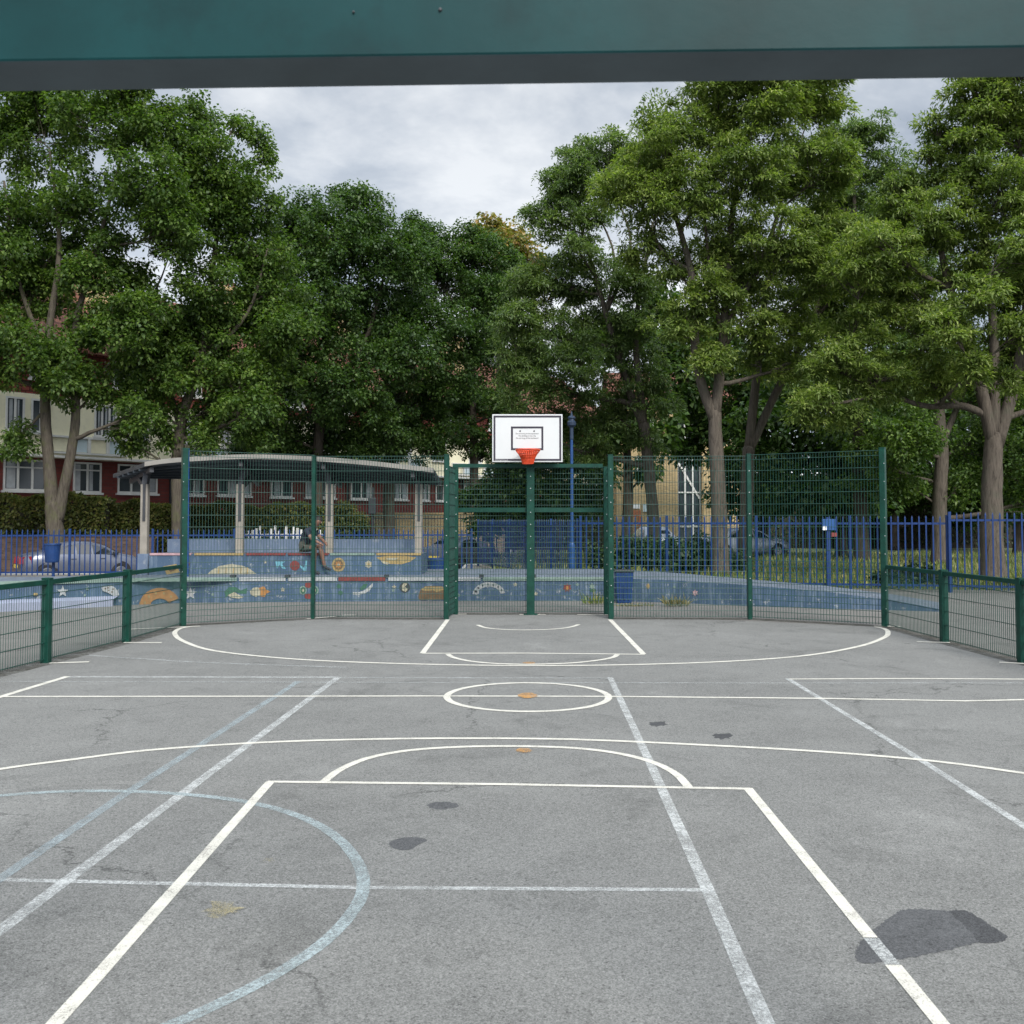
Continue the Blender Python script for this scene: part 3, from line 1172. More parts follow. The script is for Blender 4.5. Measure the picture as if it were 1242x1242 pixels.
# coloured edge along the front of the lower step
segs = [(-330, 0, 'mint'), (0, 145, 'mint'), (145, 287, 'mint'), (291, 347, 'white'), (350, 409, 'white'), (411, 468, 'red'), (471, 530, 'white'), (531, 583, 'white'), (586, 645, 'mint'), (648, 738, 'mint'), ]


def edge_point(px):
    i, k = sta(px)
    Y = wallY(px)
    kk = (px - ST[i][0]) / (ST[i + 1][0] - ST[i][0])
    z = ST[i][2] * (1 - kk) + ST[i + 1][2] * kk
    return Vector(((px - 621) / F * Y, Y, z))


for x0, x1, c in segs:
    m = MB()
    m.bar(edge_point(x0) + Vector((0, .06, -.02)), edge_point(x1) + Vector((0, .06, -.02)), .16, .075)
    m.build('painted_edge', MC[c], wall)
for x_ in (283, 349, 469, 584, 647):
    m = MB()
    p = edge_point(x_)
    m.box(p.x - .05, p.x + .05, p.y - .03, p.y + .14, p.z + .02, p.z + .075)
    m.build('skate_stop', MC['dark'], wall)
m = MB()
for i in range(8):
    x0, x1 = -330 + 59.5 * i, -330 + 59.5 * (i + 1)
    a, b = edge_point(x0), edge_point(x1)
    za, zb = .26 - .008 * i, .26 - .008 * (i + 1)
    a2, b2 = a - Vector((0, .3, 0)), b - Vector((0, .3, 0))
    m.add([(a2.x, a2.y, -.02), (b2.x, b2.y, -.02), (b2.x, b2.y, zb - .05), (a2.x, a2.y, za - .05), (b.x, b.y - .003, zb), (a.x, a.y - .003, za)], [(0, 1, 2, 3), (3, 2, 4, 5)])
m.build('pale_footing', M_LAV, wall)

# upper step under the shelter
Y2 = 23.9
tx0, tx1 = (182 - 621) / F * Y2, (511.5 - 621) / F * Y2
seat = thing('terrace_seat', 'upper painted blue step with a back wall under the shelter roof', 'terrace seating', ((tx0 + tx1) / 2, Y2, .5))
mb = MB()
zt = .985
mb.add([(tx0, Y2, .5), (tx1, Y2, .5), (tx1, Y2, zt), (tx0, Y2, zt)], [(0, 1, 2, 3)], 0)
mb.add([(tx0, Y2, zt), (tx1, Y2, zt), (tx1, 25.6, zt), (tx0, 25.6, zt)], [(0, 1, 2, 3)], 2)
mb.add([(tx1, Y2, .4), (tx1, 25.6, .4), (tx1, 25.6, zt), (tx1, Y2, zt)], [(0, 1, 2, 3)], 0)
mb.add([(tx0, Y2, .0), (tx0, 25.6, .0), (tx0, 25.6, zt), (tx0, Y2, zt)], [(3, 2, 1, 0)], 0)
mb.add([(tx0, 25.6, 0), (tx1, 25.6, 0), (tx1, 25.6, zt), (tx0, 25.6, zt)], [(3, 2, 1, 0)], 0)
f2 = lambda px: Y2
add_motif(mb, [(251, 697), (256, 692), (266, 686.5), (280, 684), (294, 686), (303, 690), (311, 696)], 'cream', f2)
for x_ in (264, 273, 282, 291, 299):
    add_motif(mb, [(x_, 696), (x_ + 1, 688), (x_ + 2, 688), (x_ + 1.5, 696)], 'tan', f2, L1)
add_motif(mb, ell(357.5, 686, 6, 6), 'red', f2)
add_motif(mb, [(334, 681), (346, 681), (342, 684), (347, 690), (343, 690), (339, 685), (336, 690)], 'cyan', f2)
add_motif(mb, [(364, 685), (369, 689), (370.5, 680), (372.5, 680), (371.5, 692), (368, 692), (363.5, 687)], 'cyan', f2)
add_motif(mb, ell(410.5, 685, 8.2, 8.6, 18), 'tan', f2)
add_motif(mb, ell(410.5, 685, 5.8, 6.2, 14), 'brown', f2, L1)
add_motif(mb, starp(410.5, 685, 5.4, 8, .5), 'orange', f2, .0045)
add_motif(mb, ell(410.5, 685, 1.6, 1.6, 8), 'cream', f2, L2 + .003)
add_motif(mb, starp(447, 684.5, 5, 6, .75), 'cream', f2)
add_motif(mb, ell(447, 684.5, 1.6, 1.6, 8), 'tan', f2, L1)
add_motif(mb, [(456, 676), (470, 674), (490, 674), (505, 676), (498, 681), (487, 684.5), (473, 684), (462, 680)], 'tan', f2)
add_motif(mb, [(468, 677), (484, 676.5), (480, 679), (470, 679)], 'cream', f2, L1)
add_motif(mb, [(462, 680), (473, 683), (470, 685), (464, 683)], 'cream', f2, L1)
add_motif(mb, [(198, 687), (214, 684), (218, 694), (202, 697)], 'tan', f2)
add_motif(mb, [(203, 690), (209, 687), (213, 691), (207, 694)], 'brown', f2, L1)
add_motif(mb, ell(228, 684, 2.4, 2.6, 9), 'red', f2)
add_motif(mb, starp(322, 682, 2.2), 'cream', f2)
mb.build('wall_face', WALLM, seat)
for x0, x1, c in ((183, 233, 'pink'), (237, 296, 'tan'), (299, 347, 'red'), (350, 399, 'red'), (401, 455, 'mint'), (457, 511, 'tan')):
    m = MB()
    m.box((x0 - 621) / F * Y2, (x1 - 621) / F * Y2, Y2 - .02, Y2 + .1, zt - .03, zt + .02)
    m.build('painted_edge', MC[c], seat)
m = MB()
m.box(tx0, (505 - 621) / F * Y2, 25.15, 25.32, zt - .02, 1.31)
m.build('back_wall', M_WPALE, seat)

# ------------------------------------------------------------------ shelter
M_POSTW = simple('weathered_white_timber', (.23, .21, .18), .85, .22, 2.5, bump=.3, bscale=30, dirt=(.22, .19, .15))
M_SLATE = simple('dark_corrugated_sheet', (.022, .030, .038), .55, .35, 2.0, dirt=(.05, .055, .05))
M_FASCIA = simple('pale_fascia', (.20, .19, .17), .7, .22, 2.2, dirt=(.15, .14, .12))
M_BRK = simple('dark_bracket', (.035, .037, .042), .6, .3, 5)
sh = thing('shelter', 'open shelter with dark curved roof and pale timber posts above the painted terrace', 'shelter', (-5, 24.6, .98))
front = spline([(176, 566), (205, 562), (258, 558.5), (310, 557), (380, 559.5), (450, 565), (526, 573.5)], 6)
YF, YB = 23.6, 27.0
back = [(137 + (535 - 137) * i / (len(front) - 1), 0) for i in range(len(front))]
back = [(x, 579.5 + 3.5 * abs(math.sin(i * .02)) + (585 - 579) * (i / (len(front) - 1))) for i, (x, _) in enumerate(back)]
PF = [at(x, y, YF) for x, y in front]
PB = [at(x, y, YB) for x, y in back]
mb = MB()
nf = len(PF)
K = 7
rows = []
for k in range(K):
    tt = k / (K - 1)
    rows.append([PF[i].lerp(PB[i], tt) for i in range(nf)])
low = [p for r_ in rows for p in r_]
top = [p + Vector((0, 0, .10)) for p in low]
N0 = len(low)
fs = []
for k in range(K - 1):
    for i in range(nf - 1):
        a = k * nf + i
        fs.append((a, a + nf, a + nf + 1, a + 1))
        fs.append((N0 + a, N0 + a + 1, N0 + a + nf + 1, N0 + a + nf))
for i in range(nf - 1):
    fs.append((i, i + 1, N0 + i + 1, N0 + i))
    b_ = (K - 1) * nf + i
    fs.append((b_ + 1, b_, N0 + b_, N0 + b_ + 1))
for k in range(K - 1):
    a, b_ = k * nf, (k + 1) * nf
    fs.append((b_, a, N0 + a, N0 + b_))
    a, b_ = k * nf + nf - 1, (k + 1) * nf + nf - 1
    fs.append((a, b_, N0 + b_, N0 + a))
mb.add(low + top, fs)
roof = mb.build('roof', M_SLATE, sh)
mb = MB()
for i in range(nf - 1):
    a, b = PF[i] + Vector((0, -.022, .065)), PF[i + 1] + Vector((0, -.022, .065))
    mb.hexa([a + Vector((0, -.02, -.06)), b + Vector((0, -.02, -.06)), b + Vector((0, .02, -.06)), a + Vector((0, .02, -.06)),
             a + Vector((0, -.02, .045)), b + Vector((0, -.02, .045)), b + Vector((0, .02, .045)), a + Vector((0, .02, .045))])
mb.build('fascia', M_FASCIA, sh)
# cross battens below the sheet, seen as courses
for k in range(1, K - 1):
    mb = MB()
    for i in range(nf - 1):
        a, b = rows[k][i], rows[k][i + 1]
        mb.bar(a - Vector((0, 0, .03)), b - Vector((0, 0, .03)), .07, .055)
    mb.build('batten', M_SLATE, roof)
for j, (x, ytop, ybase) in enumerate(((176, 590, 676), (291.5, 585, 673), (400, 578, 673), (508, 590, 673))):
    Y = 24.25
    X = (x - 621) / F * Y
    zb = zt if j else .0
    ztp = at(x, ytop, Y).z + .25
    mb = MB()
    mb.obox((X, Y), (1, 0), .085, .085, zb + .001, min(ztp, 2.62), bev=.012)
    pm = mb.build('post', M_POSTW, sh)
    mb = MB()
    mb.obox((X + .01, Y - .094), (1, 0), .032, .006, 1.75, min(ztp, 2.62) + .01)
    mb.build('bracket', M_BRK, pm)
    if j == 0:
        mb = MB()
        mb.obox((X, Y), (1, 0), .13, .11, 0, .98, bev=.02)
        mb.build('painted_base', M_WPALE, pm)
    # rafter sweeping from front to back over the post
    i = min(range(nf), key=lambda i: abs(PF[i].lerp(PB[i], .25).x - X))
    a, b = PF[i] - Vector((0, 0, .09)), PB[i] - Vector((0, 0, .09))
    mb = MB()
    mid = a.lerp(b, .2)
    mid2 = Vector((X, Y, min(ztp, 2.62) - .02))
    mb.bar(a.lerp(b, .02), b, .09, .11)
    mb.bar(mid2, mid2 + (a.lerp(b, .22) - mid2) * .97, .12, .16, up=(0, 1, 0))
    mb.bar(mid2 + Vector((0, 0, -.05)), a.lerp(b, .62), .09, .13)
    mb.build('rafter', M_BRK, sh)

# ------------------------------------------------------------------ seated person
M_SKIN = simple('skin', (.17, .088, .06), .55, .1, 8)
M_SHIRT = simple('navy_cloth', (.012, .016, .028), .85, .2, 8)
M_SHORT = simple('olive_cloth', (.055, .056, .045), .85, .2, 8)
M_HAIR = simple('dark_hair', (.015, .012, .011), .7, .2, 20)
M_SHOE = simple('dark_shoe', (.03, .03, .035), .6, .2, 20)


def skin_person(loc, J, E, parts, label):
    """one continuous body grown from a posed skeleton; J: joint -> (x,y,z,r)"""
    names = list(J)
    me = bpy.data.meshes.new('person')
    me.from_pydata([J[k][:3] for k in names], [(names.index(a), names.index(b)) for a, b in E], [])
    o = bpy.data.objects.new('person', me)
    COL.objects.link(o)
    md = o.modifiers.new('skin', 'SKIN')
    sv = me.skin_vertices[0].data
    for i, k in enumerate(names):
        r = J[k][3]
        sv[i].radius = r if hasattr(r, '__len__') else (r, r)
        sv[i].use_root = (k == 'pelvis')
    sb = o.modifiers.new('sub', 'SUBSURF')
    sb.levels = 2
    sb.render_levels = 2
    dg = bpy.context.evaluated_depsgraph_get()
    m2 = bpy.data.meshes.new_from_object(o.evaluated_get(dg))
    bpy.data.objects.remove(o)
    m2.materials.clear()
    for m_ in (M_SKIN, M_SHIRT, M_SHORT, M_SHOE):
        m2.materials.append(m_)
    segs_ = [(Vector(J[a][:3]), Vector(J[b][:3]), a, b) for a, b in E]
    for p in m2.polygons:
        p.use_smooth = True
        c = p.center
        best, bi, bt = 1e9, None, 0
        for a, b, na, nb in segs_:
            d = b - a
            t_ = max(0, min(1, (c - a).dot(d) / max(d.length_squared, 1e-9)))
            dd = (a + d * t_ - c).length
            if dd < best:
                best, bi, bt = dd, (na, nb), t_
        p.material_index = parts(bi, bt)
    ob = bpy.data.objects.new('person', m2)
    COL.objects.link(ob)
    ob.location = loc
    tag(ob, label, 'person')
    return ob


hipx = (369 - 621) / F * 24.0
J = {'pelvis': (0, .06, .12, (.15, .13)), 'belly': (.04, .0, .27, (.145, .12)), 'chest': (.12, -.10, .45, (.165, .13)), 'neck0': (.185, -.17, .58, .075), 'neck': (.215, -.215, .645, .055),
     'head': (.25, -.27, .73, (.088, .10)), 'crown': (.26, -.29, .81, .075),
     'shl': (.25, .02, .53, .062), 'ell': (.37, -.14, .33, .045), 'wrl': (.40, -.34, .24, .032), 'hdl': (.41, -.41, .215, .035), 'fgl': (.415, -.47, .17, .018),
     'shr': (-.03, -.22, .53, .062), 'elr': (.06, -.42, .33, .045), 'wrr': (.20, -.52, .24, .032), 'hdr': (.25, -.55, .215, .035), 'fgr': (.29, -.57, .17, .018),
     'hpl': (.13, .0, .11, .095), 'knl': (.26, -.40, .15, .062), 'kkl': (.265, -.44, .10, .058), 'cfl': (.31, -.42, -.08, .056), 'anl': (.37, -.42, -.31, .036), 'ftl': (.42, -.52, -.36, .04), 'tol': (.46, -.62, -.375, .03),
     'hpr': (-.06, -.05, .11, .095), 'knr': (.10, -.46, .13, .062), 'kkr': (.105, -.49, .08, .058), 'cfr': (.115, -.44, -.12, .056), 'anr': (.12, -.42, -.40, .036), 'ftr': (.15, -.52, -.445, .04), 'tor': (.19, -.62, -.455, .03)}
_c, _s = math.cos(R(28)), math.sin(R(28))
J = {k: (v[0] * _c - v[1] * _s, v[0] * _s + v[1] * _c, v[2], v[3]) for k, v in J.items()}
E = [('pelvis', 'belly'), ('belly', 'chest'), ('chest', 'neck0'), ('neck0', 'neck'), ('neck', 'head'), ('head', 'crown'),
     ('chest', 'shl'), ('shl', 'ell'), ('ell', 'wrl'), ('wrl', 'hdl'), ('hdl', 'fgl'), ('chest', 'shr'), ('shr', 'elr'), ('elr', 'wrr'), ('wrr', 'hdr'), ('hdr', 'fgr'),
     ('pelvis', 'hpl'), ('hpl', 'knl'), ('knl', 'kkl'), ('kkl', 'cfl'), ('cfl', 'anl'), ('anl', 'ftl'), ('ftl', 'tol'),
     ('pelvis', 'hpr'), ('hpr', 'knr'), ('knr', 'kkr'), ('kkr', 'cfr'), ('cfr', 'anr'), ('anr', 'ftr'), ('ftr', 'tor')]


def parts_(b, t_):
    n = b[0] + b[1]
    if 'hp' in n:
        return 2 if (b[0] == 'pelvis' or t_ < .8) else 0
    if 'ft' in n:
        return 3
    if b in (('pelvis', 'belly'),):
        return 1 if t_ > .25 else 2
    if b[0] in ('belly', 'chest') or b == ('neck0', 'neck') and t_ < .4:
        return 1
    if b[0] in ('shl', 'shr'):
        return 1 if t_ < .62 else 0
    return 0


pers = skin_person((hipx, 24.02, zt + .02), J, E, parts_, 'person in dark top and olive shorts sitting bent forward on the painted step')
mb = MB()
hc = Vector((hipx + .262 * _c + .275 * _s, 24.02 + .262 * _s - .275 * _c, zt + .02 + .775))
for k in range(10):
    pass
prof = [(.0001, .075), (.045, .066), (.078, .04), (.096, .0), (.097, -.03), (.088, -.06)]
mb.lathe(hc + Vector((-.012, .022, .015)), prof, 16)
mb.build('hair', M_HAIR, pers, smooth=True)
# eyes, nose and ears are too small to see at this distance but keep the head a face
mb = MB()
fd = Vector((.87, -.48, -.12)).normalized()
sd_ = Vector((.48, .87, 0))
for s_ in (-1, 1):
    c_ = hc + fd * .088 + sd_ * (.032 * s_) + Vector((0, 0, -.03))
    mb.lathe(c_, [(.0, -.008), (.009, 0), (0, .008)], 8)
mb.build('eye', M_HAIR, pers)
mb = MB()
c_ = hc + fd * .09 + Vector((0, 0, -.055))
mb.add([c_ + Vector((0, 0, .03)), c_ + sd_ * .016 - Vector((0, 0, .012)), c_ - sd_ * .016 - Vector((0, 0, .012)), c_ + fd * .026 - Vector((0, 0, .01))], [(0, 3, 1), (0, 2, 3), (1, 3, 2)])
mb.build('nose', M_SKIN, pers)

# ------------------------------------------------------------------ blue railings
M_BLUE = simple('blue_railing_paint', (.002, .025, .115), .45, .2, 4, spec=.4, dirt=(.004, .026, .085))


def blue_fence(label, A, B, h, nbay, pitch, group, rail_top=.17, pw=.034, postw=.07):
    A, B = Vector((A[0], A[1], 0)), Vector((B[0], B[1], 0))
    d = (B - A)
    L = d.length
    d.normalize()
    t = thing('railing_fence', label, 'fence', tuple((A + B) / 2), group)
    for k in range(nbay + 1):
        p = A + d * (L * k / nbay)
        m = MB()
        m.obox(p, d, postw / 2, postw / 2, -.02, h + .04, bev=.008)
        m.build('post', M_BLUE, t)
        if k == nbay:
            break
        q = A + d * (L * (k + 1) / nbay)
        m = MB()
        bl_ = L / nbay
        npk = max(2, int(bl_ / pitch))
        for zr in (h - rail_top, .16):
            a, b = p + d * (postw / 2 + .004), q - d * (postw / 2 + .004)
            m.bar((a.x, a.y, zr), (b.x, b.y, zr), .045, .05)
        nrm = Vector((d.y, -d.x, 0)) * .034
        for i in range(1, npk):
            c = p + d * (bl_ * i / npk) + nrm
            hh_ = h + rng.uniform(-.006, .006)
            m.obox(c, d, pw / 2, .009, .07, hh_ - .03)
            w_ = pw / 2
            pts = []
            nn_ = Vector((d.y, -d.x, 0)) * .009
            for s1 in (-1, 1):
                for s2 in (-1, 1):
                    v_ = c + d * (w_ * s1) + nn_ * s2
                    pts.append((v_.x, v_.y, hh_ - .0299))
            tip = c
            m.add(pts + [(tip.x, tip.y, hh_ + .03)], [(0, 1, 4), (1, 3, 4), (3, 2, 4), (2, 0, 4)])
        m.build('railing_panel', M_BLUE, t)
    return t


GF = 'blue railing runs round the playground'
fL = blue_fence('lower run of blue railings in front of the silver car, behind the mural wall', ((-120 - 621) / F * 31.4, 31.4), ((572 - 621) / F * 33.2, 33.2), 1.47, 7, .15, GF)
fM = blue_fence('blue railings running away from view, reading as a solid blue band behind the hoop post', ((700 - 621) / F * 27.5, 27.5), ((580 - 621) / F * 40, 40), 1.78, 5, .19, GF)
xs = [703, 841, 953, 1005, 1145, 1290, 1430]
fR = blue_fence('long run of blue railings in front of the grass on the right', ((704 - 621) / F * 27.4, 27.4), ((1148 - 621) / F * 25.3, 25.3), 1.86, 4, .155, GF)
fR2 = blue_fence('blue railings at the far right corner, in front of the thick trunk', ((1151 - 621) / F * 25.2, 25.2), ((1440 - 621) / F * 24.0, 24.0), 1.94, 2, .155, GF)

# sign box on the railings
M_SIGN = simple('sign_blue', (.008, .055, .18), .5, .15, 5)
M_WHITE = simple('white_plastic', (.74, .75, .75), .5, .08, 5)
sx = (1005 - 621) / F * 25.75
sg = thing('sign_board', 'blue notice board with white panel and a red square fixed on a blue post', 'sign', (sx, 25.75, 0))
mb = MB()
mb.obox((sx, 25.84), (1, 0), .05, .05, 0, 1.85, bev=.008)
mb.build('post', M_BLUE, sg)
mb = MB()
mb.box(sx - .17, sx + .17, 25.76, 25.785, 1.52, 1.80)
bd_ = mb.build('board', M_SIGN, sg, bevel=.004)
mb = MB()
mb.box(sx - .165, sx - .06, 25.752, 25.7595, 1.525, 1.62)
mb.build('white_panel', M_WHITE, bd_)
mb = MB()
mb.box(sx + .055, sx + .20, 25.765, 25.78, 1.36, 1.46)
mb.build('red_square', MC['red'], sg)

# ------------------------------------------------------------------ bins and posts
M_BIN = simple('blue_bin', (.006, .032, .12), .45, .2, 4, dirt=(.03, .07, .16))
M_DARK = simple('dark_metal', (.016, .018, .022), .5, .25, 6)


def bin_round(label, c, r0, r1, z0, h, group='blue litter bins', stand=None):
    t = thing('litter_bin', label, 'litter bin', (c[0], c[1], 0 if stand else z0), group)
    m = MB()
    m.lathe((c[0], c[1], z0), [(.01, .0), (r0 * .93, .0), (r0, .03), (r1, h - .05), (r1 * 1.07, h - .045), (r1 * 1.07, h), (r1 * .97, h), (r1 * .93, h - .06), (.01, h - .12)], 20)
    m.build('body', M_BIN, t, smooth=False)
    m = MB()
    m.lathe((c[0], c[1], z0 + h - .055), [(r1 * .9, 0), (.005, .01)], 20)
    m.build('opening', M_DARK, t)
    if stand:
        m = MB()
        m.tube([(c[0], c[1] + r1 * .4, -.02), (c[0], c[1] + r1 * .4, z0 + .02)], [.045, .045], 8)
        m.build('stand', M_BIN, t)
    return t


p = at(63, 690, 30.6)
bin_round('round blue litter bin raised on a post beside the silver car', (p.x, p.y), .20, .235, .52, .56, stand=True)
p = G(754.5, 729.6)
t = thing('litter_bin', 'tapered square blue bin standing behind the fence against the painted wall', 'litter bin', (p.x, p.y - .32, 0), 'blue litter bins')
mb = MB()
q = Vector((p.x, p.y - .32, 0))
b0, b1, hh = .15, .19, .66
mb.hexa([(q.x - b0, q.y - b0, 0), (q.x + b0, q.y - b0, 0), (q.x + b0, q.y + b0, 0), (q.x - b0, q.y + b0, 0), (q.x - b1, q.y - b1, hh), (q.x + b1, q.y - b1, hh), (q.x + b1, q.y + b1, hh), (q.x - b1, q.y + b1, hh)])
mb.build('body', M_BIN, t, bevel=.015)
mb = MB()
mb.box(q.x - .21, q.x + .21, q.y - .21, q.y + .21, hh + .001, hh + .05)
mb.build('lid', M_DARK, t, bevel=.012)
mb = MB()
for dx in (-.09, 0, .09):
    mb.box(q.x + dx - .012, q.x + dx + .012, q.y - .185, q.y - .16, .08, hh - .1)
mb.build('rib', M_BIN, t)
p = at(530, 690, 28.6)
bin_round('round blue bin standing on the ground behind the end of the terrace', (p.x, p.y), .24, .27, 0, .72)

# slim blue pole by the left corner post, lamp column right of the board
M_LAMPB = simple('blue_column_paint', (.007, .042, .14), .45, .15, 3, dirt=(.02, .08, .2))
p = (228.5 - 621) / F * 22.9
t = thing('blue_pole', 'slim blue pole standing just behind the left corner fence post', 'pole', (p, 22.9, .5))
mb = MB()
mb.tube([(p, 22.9, .5), (p - .02, 22.9, 3.35)], [.035, .03], 10)
mb.build('shaft', M_LAMPB, t)
mb = MB()
mb.lathe((p - .02, 22.9, 3.35), [(.03, 0), (.034, .003), (.034, .02), (0.001, .04)], 10)
mb.build('cap', M_LAMPB, t)
Yl = 27.0
p = (693.5 - 621) / F * Yl
t = thing('lamp_column', 'blue lamp column with dark ringed top right of the backboard', 'street lamp', (p, Yl, 0))
mb = MB()
mb.lathe((p, Yl, 0), [(.10, .0), (.10, .05), (.085, .06), (.085, 1.08), (.078, 1.14), (.044, 1.2), (.038, 3.9)], 16)
mb.build('column', M_LAMPB, t, smooth=False)
mb = MB()
mb.lathe((p, Yl, 0), [(.045, 3.9), (.05, 3.92), (.05, 4.2), (.055, 4.22), (.115, 4.28), (.12, 4.36), (.08, 4.40), (.075, 4.44), (.1, 4.46), (.1, 4.5), (.03, 4.54), (.02, 4.62), (.001, 4.66)], 16)
mb.build('lantern_top', simple('lamp_dark_blue', (.012, .025, .05), .45, .2, 4), t)
Yl = 44.
p = (452 - 621) / F * Yl
t = thing('signal_post', 'slim black post with a small black box beyond the shelter', 'post', (p, Yl, 0))
mb = MB()
mb.tube([(p, Yl, -.4), (p, Yl, 3.2)], [.07, .055], 10)
mb.build('shaft', M_DARK, t)
mb = MB()
mb.box(p - .17, p + .17, Yl - .2, Yl - .056, 2.05, 2.75)
mb.build('box', M_DARK, t, bevel=.03)

# ------------------------------------------------------------------ cars
M_GLASS = simple('car_glass', (.012, .014, .016), .08, .1, 2, spec=.7)
M_TYRE = simple('tyre_rubber', (.016, .016, .017), .85, .2, 10)
M_RIM = simple('alloy_rim', (.20, .205, .215), .35, .1, 10, metallic=.7)
M_TAIL = simple('tail_lamp', (.20, .016, .016), .25, .1, 10, spec=.6)
M_HEAD = simple('head_lamp', (.65, .67, .7), .15, .1, 10, spec=.8)
M_PLATE = simple('number_plate', (.55, .42, .06), .5, .05, 10)


def car_paint(name, col, metallic=.3):
    return simple(name, col, .28, .06, 1.5, metallic=metallic, spec=.55)


def make_car(label, paint, loc, rotz, group='cars parked along the road', sedan=True, h=1.42, L=4.4):
    t = thing('parked_car', label, 'car', (0, 0, 0), group)
    hl = L / 2
    # stations along x: z of sill, z of belt, z of roof, half width low, half width belt, half width roof
    S = [(-hl, .42, .62, .80, .62, .66, .62), (-hl + .08, .30, .66, .93, .74, .77, .70), (-hl + .35, .26, .90, .985, .80, .83, .74), (-hl + .75, .24, .93, 1.06 if sedan else 1.32, .83, .85, .66),
         (-hl + 1.25, .22, .93, h - .07, .84, .86, .60), (-hl + 1.75, .22, .92, h, .85, .865, .58), (-hl + 2.35, .22, .91, h - .01, .85, .865, .58), (-hl + 2.85, .22, .90, h - .14, .85, .86, .60),
         (-hl + 3.35, .22, .88, .96, .84, .85, .70), (-hl + 3.85, .24, .80, .87, .82, .82, .68), (-hl + 4.2, .27, .68, .74, .75, .75, .60), (hl, .36, .54, .60, .58, .58, .50)]
    if L != 4.4:
        S = [(x * L / 4.4, *r_) for x, *r_ in S]
    m = MB()
    rings = []
    for x, zs, zb, zr, w0, w1, w2 in S:
        zm = zs + (zb - zs) * .55
        half = [(w0 * .93, zs), (w0, zs + .07), (w1 * 1.01, zm), (w1, zb), (w2 + (w1 - w2) * .12, zb + (zr - zb) * .85), (w2 * .9, zr), (0, zr + .025)]
        ring = [(x, -y, z) for y, z in half] + [(x, y, z) for y, z in half[-2::-1]]
        rings.append(ring)
    nR = len(rings[0])
    vs_ = [p for r_ in rings for p in r_]
    fs = []
    for i in range(len(rings) - 1):
        for j in range(nR):
            j2 = (j + 1) % nR
            fs.append((i * nR + j, (i + 1) * nR + j, (i + 1) * nR + j2, i * nR + j2))
    fs.append(tuple(range(nR)))
    fs.append(tuple((len(rings) - 1) * nR + j for j in range(nR - 1, -1, -1)))
    m.add(vs_, fs)
    body = m.build('body', paint, t, smooth=True)
    # glass set a few millimetres proud of the cabin
    def rp(i, k, s_):
        x, zs, zb, zr, w0, w1, w2 = S[i]
        return Vector((x, s_ * (w1 + (w2 + (w1 - w2) * .12 - w1) * k + .006), zb + (zr - zb) * .85 * k))
    for s_ in (-1, 1):
        for (i0, i1) in ((4, 5), (5, 6), (6, 7)):
            m = MB()
            e0_, e1_ = .06, .94
            q = [rp(i0, .10, s_).lerp(rp(i1, .10, s_), e0_), rp(i0, .10, s_).lerp(rp(i1, .10, s_), e1_), rp(i0, .93, s_).lerp(rp(i1, .93, s_), e1_), rp(i0, .93, s_).lerp(rp(i1, .93, s_), e0_)]
            if i0 == 4:
                q = [rp(4, .1, s_) - Vector((.30, 0, 0))] + q[1:]
            if i1 == 7:
                q[1] = rp(7, .1, s_) + Vector((.28, 0, .0))
            m.add(q, [(0, 1, 2, 3) if s_ < 0 else (3, 2, 1, 0)])
            m.build('side_window', M_GLASS, t)
    def top(i, s_):
        x, zs, zb, zr, w0, w1, w2 = S[i]
        return Vector((x, s_ * w2 * .84, zr + .012))
    for nm, i0, i1, k0, k1 in (('rear_window', 3, 5, .1, .62), ('windscreen', 8, 7, .12, .98)):
        m = MB()
        a, b, c, d = top(i0, -1), top(i0, 1), top(i1, 1), top(i1, -1)
        if nm == 'rear_window':
            c, d = top(4, 1), top(4, -1)
        off_ = Vector((0, 0, .012))
        q = [a.lerp(d, k0) + off_, b.lerp(c, k0) + off_, b.lerp(c, k1) + off_, a.lerp(d, k1) + off_]
        m.add(q, [(0, 1, 2, 3) if nm == 'windscreen' else (3, 2, 1, 0)])
        m.build(nm, M_GLASS, t)
    for x in (-hl + .85, hl - .82):
        for s_ in (-1, 1):
            m = MB()
            yy = s_ * .80
            m.lathe((x, yy, .31), [(.20, -.09), (.29, -.10), (.315, -.07), (.315, .07), (.29, .10), (.20, .09)], 22, axis='y')
            wv = m.build('wheel', M_TYRE, t)
            m = MB()
            o_ = s_ * .085
            m.lathe((x, yy + o_, .31), [(.205, 0), (.19, s_ * .012), (.06, s_ * .004), (.001, s_ * .02)], 16, axis='y')
            m.build('rim', M_RIM, wv)
            m = MB()
            arc = [(x + .375 * math.cos(a), s_ * .853, .31 + .375 * math.sin(a)) for a in np.linspace(-.1, math.pi + .1, 18)]
            inn = [(x + .30 * math.cos(a), s_ * .853, .31 + .30 * math.sin(a)) for a in np.linspace(-.1, math.pi + .1, 18)]
            m.add(arc + inn, [(i, i + 1, 18 + i + 1, 18 + i) if s_ > 0 else (18 + i, 18 + i + 1, i + 1, i) for i in range(17)])
            m.build('wheel_arch', M_TYRE, t)
    for s_ in (-1, 1):
        m = MB()
        m.hexa([(-hl + .015, s_ * .44, .64), (-hl + .37, s_ * .835, .66), (-hl + .40, s_ * .80, .66), (-hl + .2, s_ * .44, .64), (-hl + .05, s_ * .44, .87), (-hl + .36, s_ * .835, .91), (-hl + .40, s_ * .80, .91), (-hl + .2, s_ * .44, .87)] if s_ > 0 else
               [(-hl + .37, s_ * .835, .66), (-hl + .015, s_ * .44, .64), (-hl + .2, s_ * .44, .64), (-hl + .40, s_ * .80, .66), (-hl + .36, s_ * .835, .91), (-hl + .05, s_ * .44, .87), (-hl + .2, s_ * .44, .87), (-hl + .40, s_ * .80, .91)])
        m.build('tail_light', M_TAIL, t)
        m = MB()
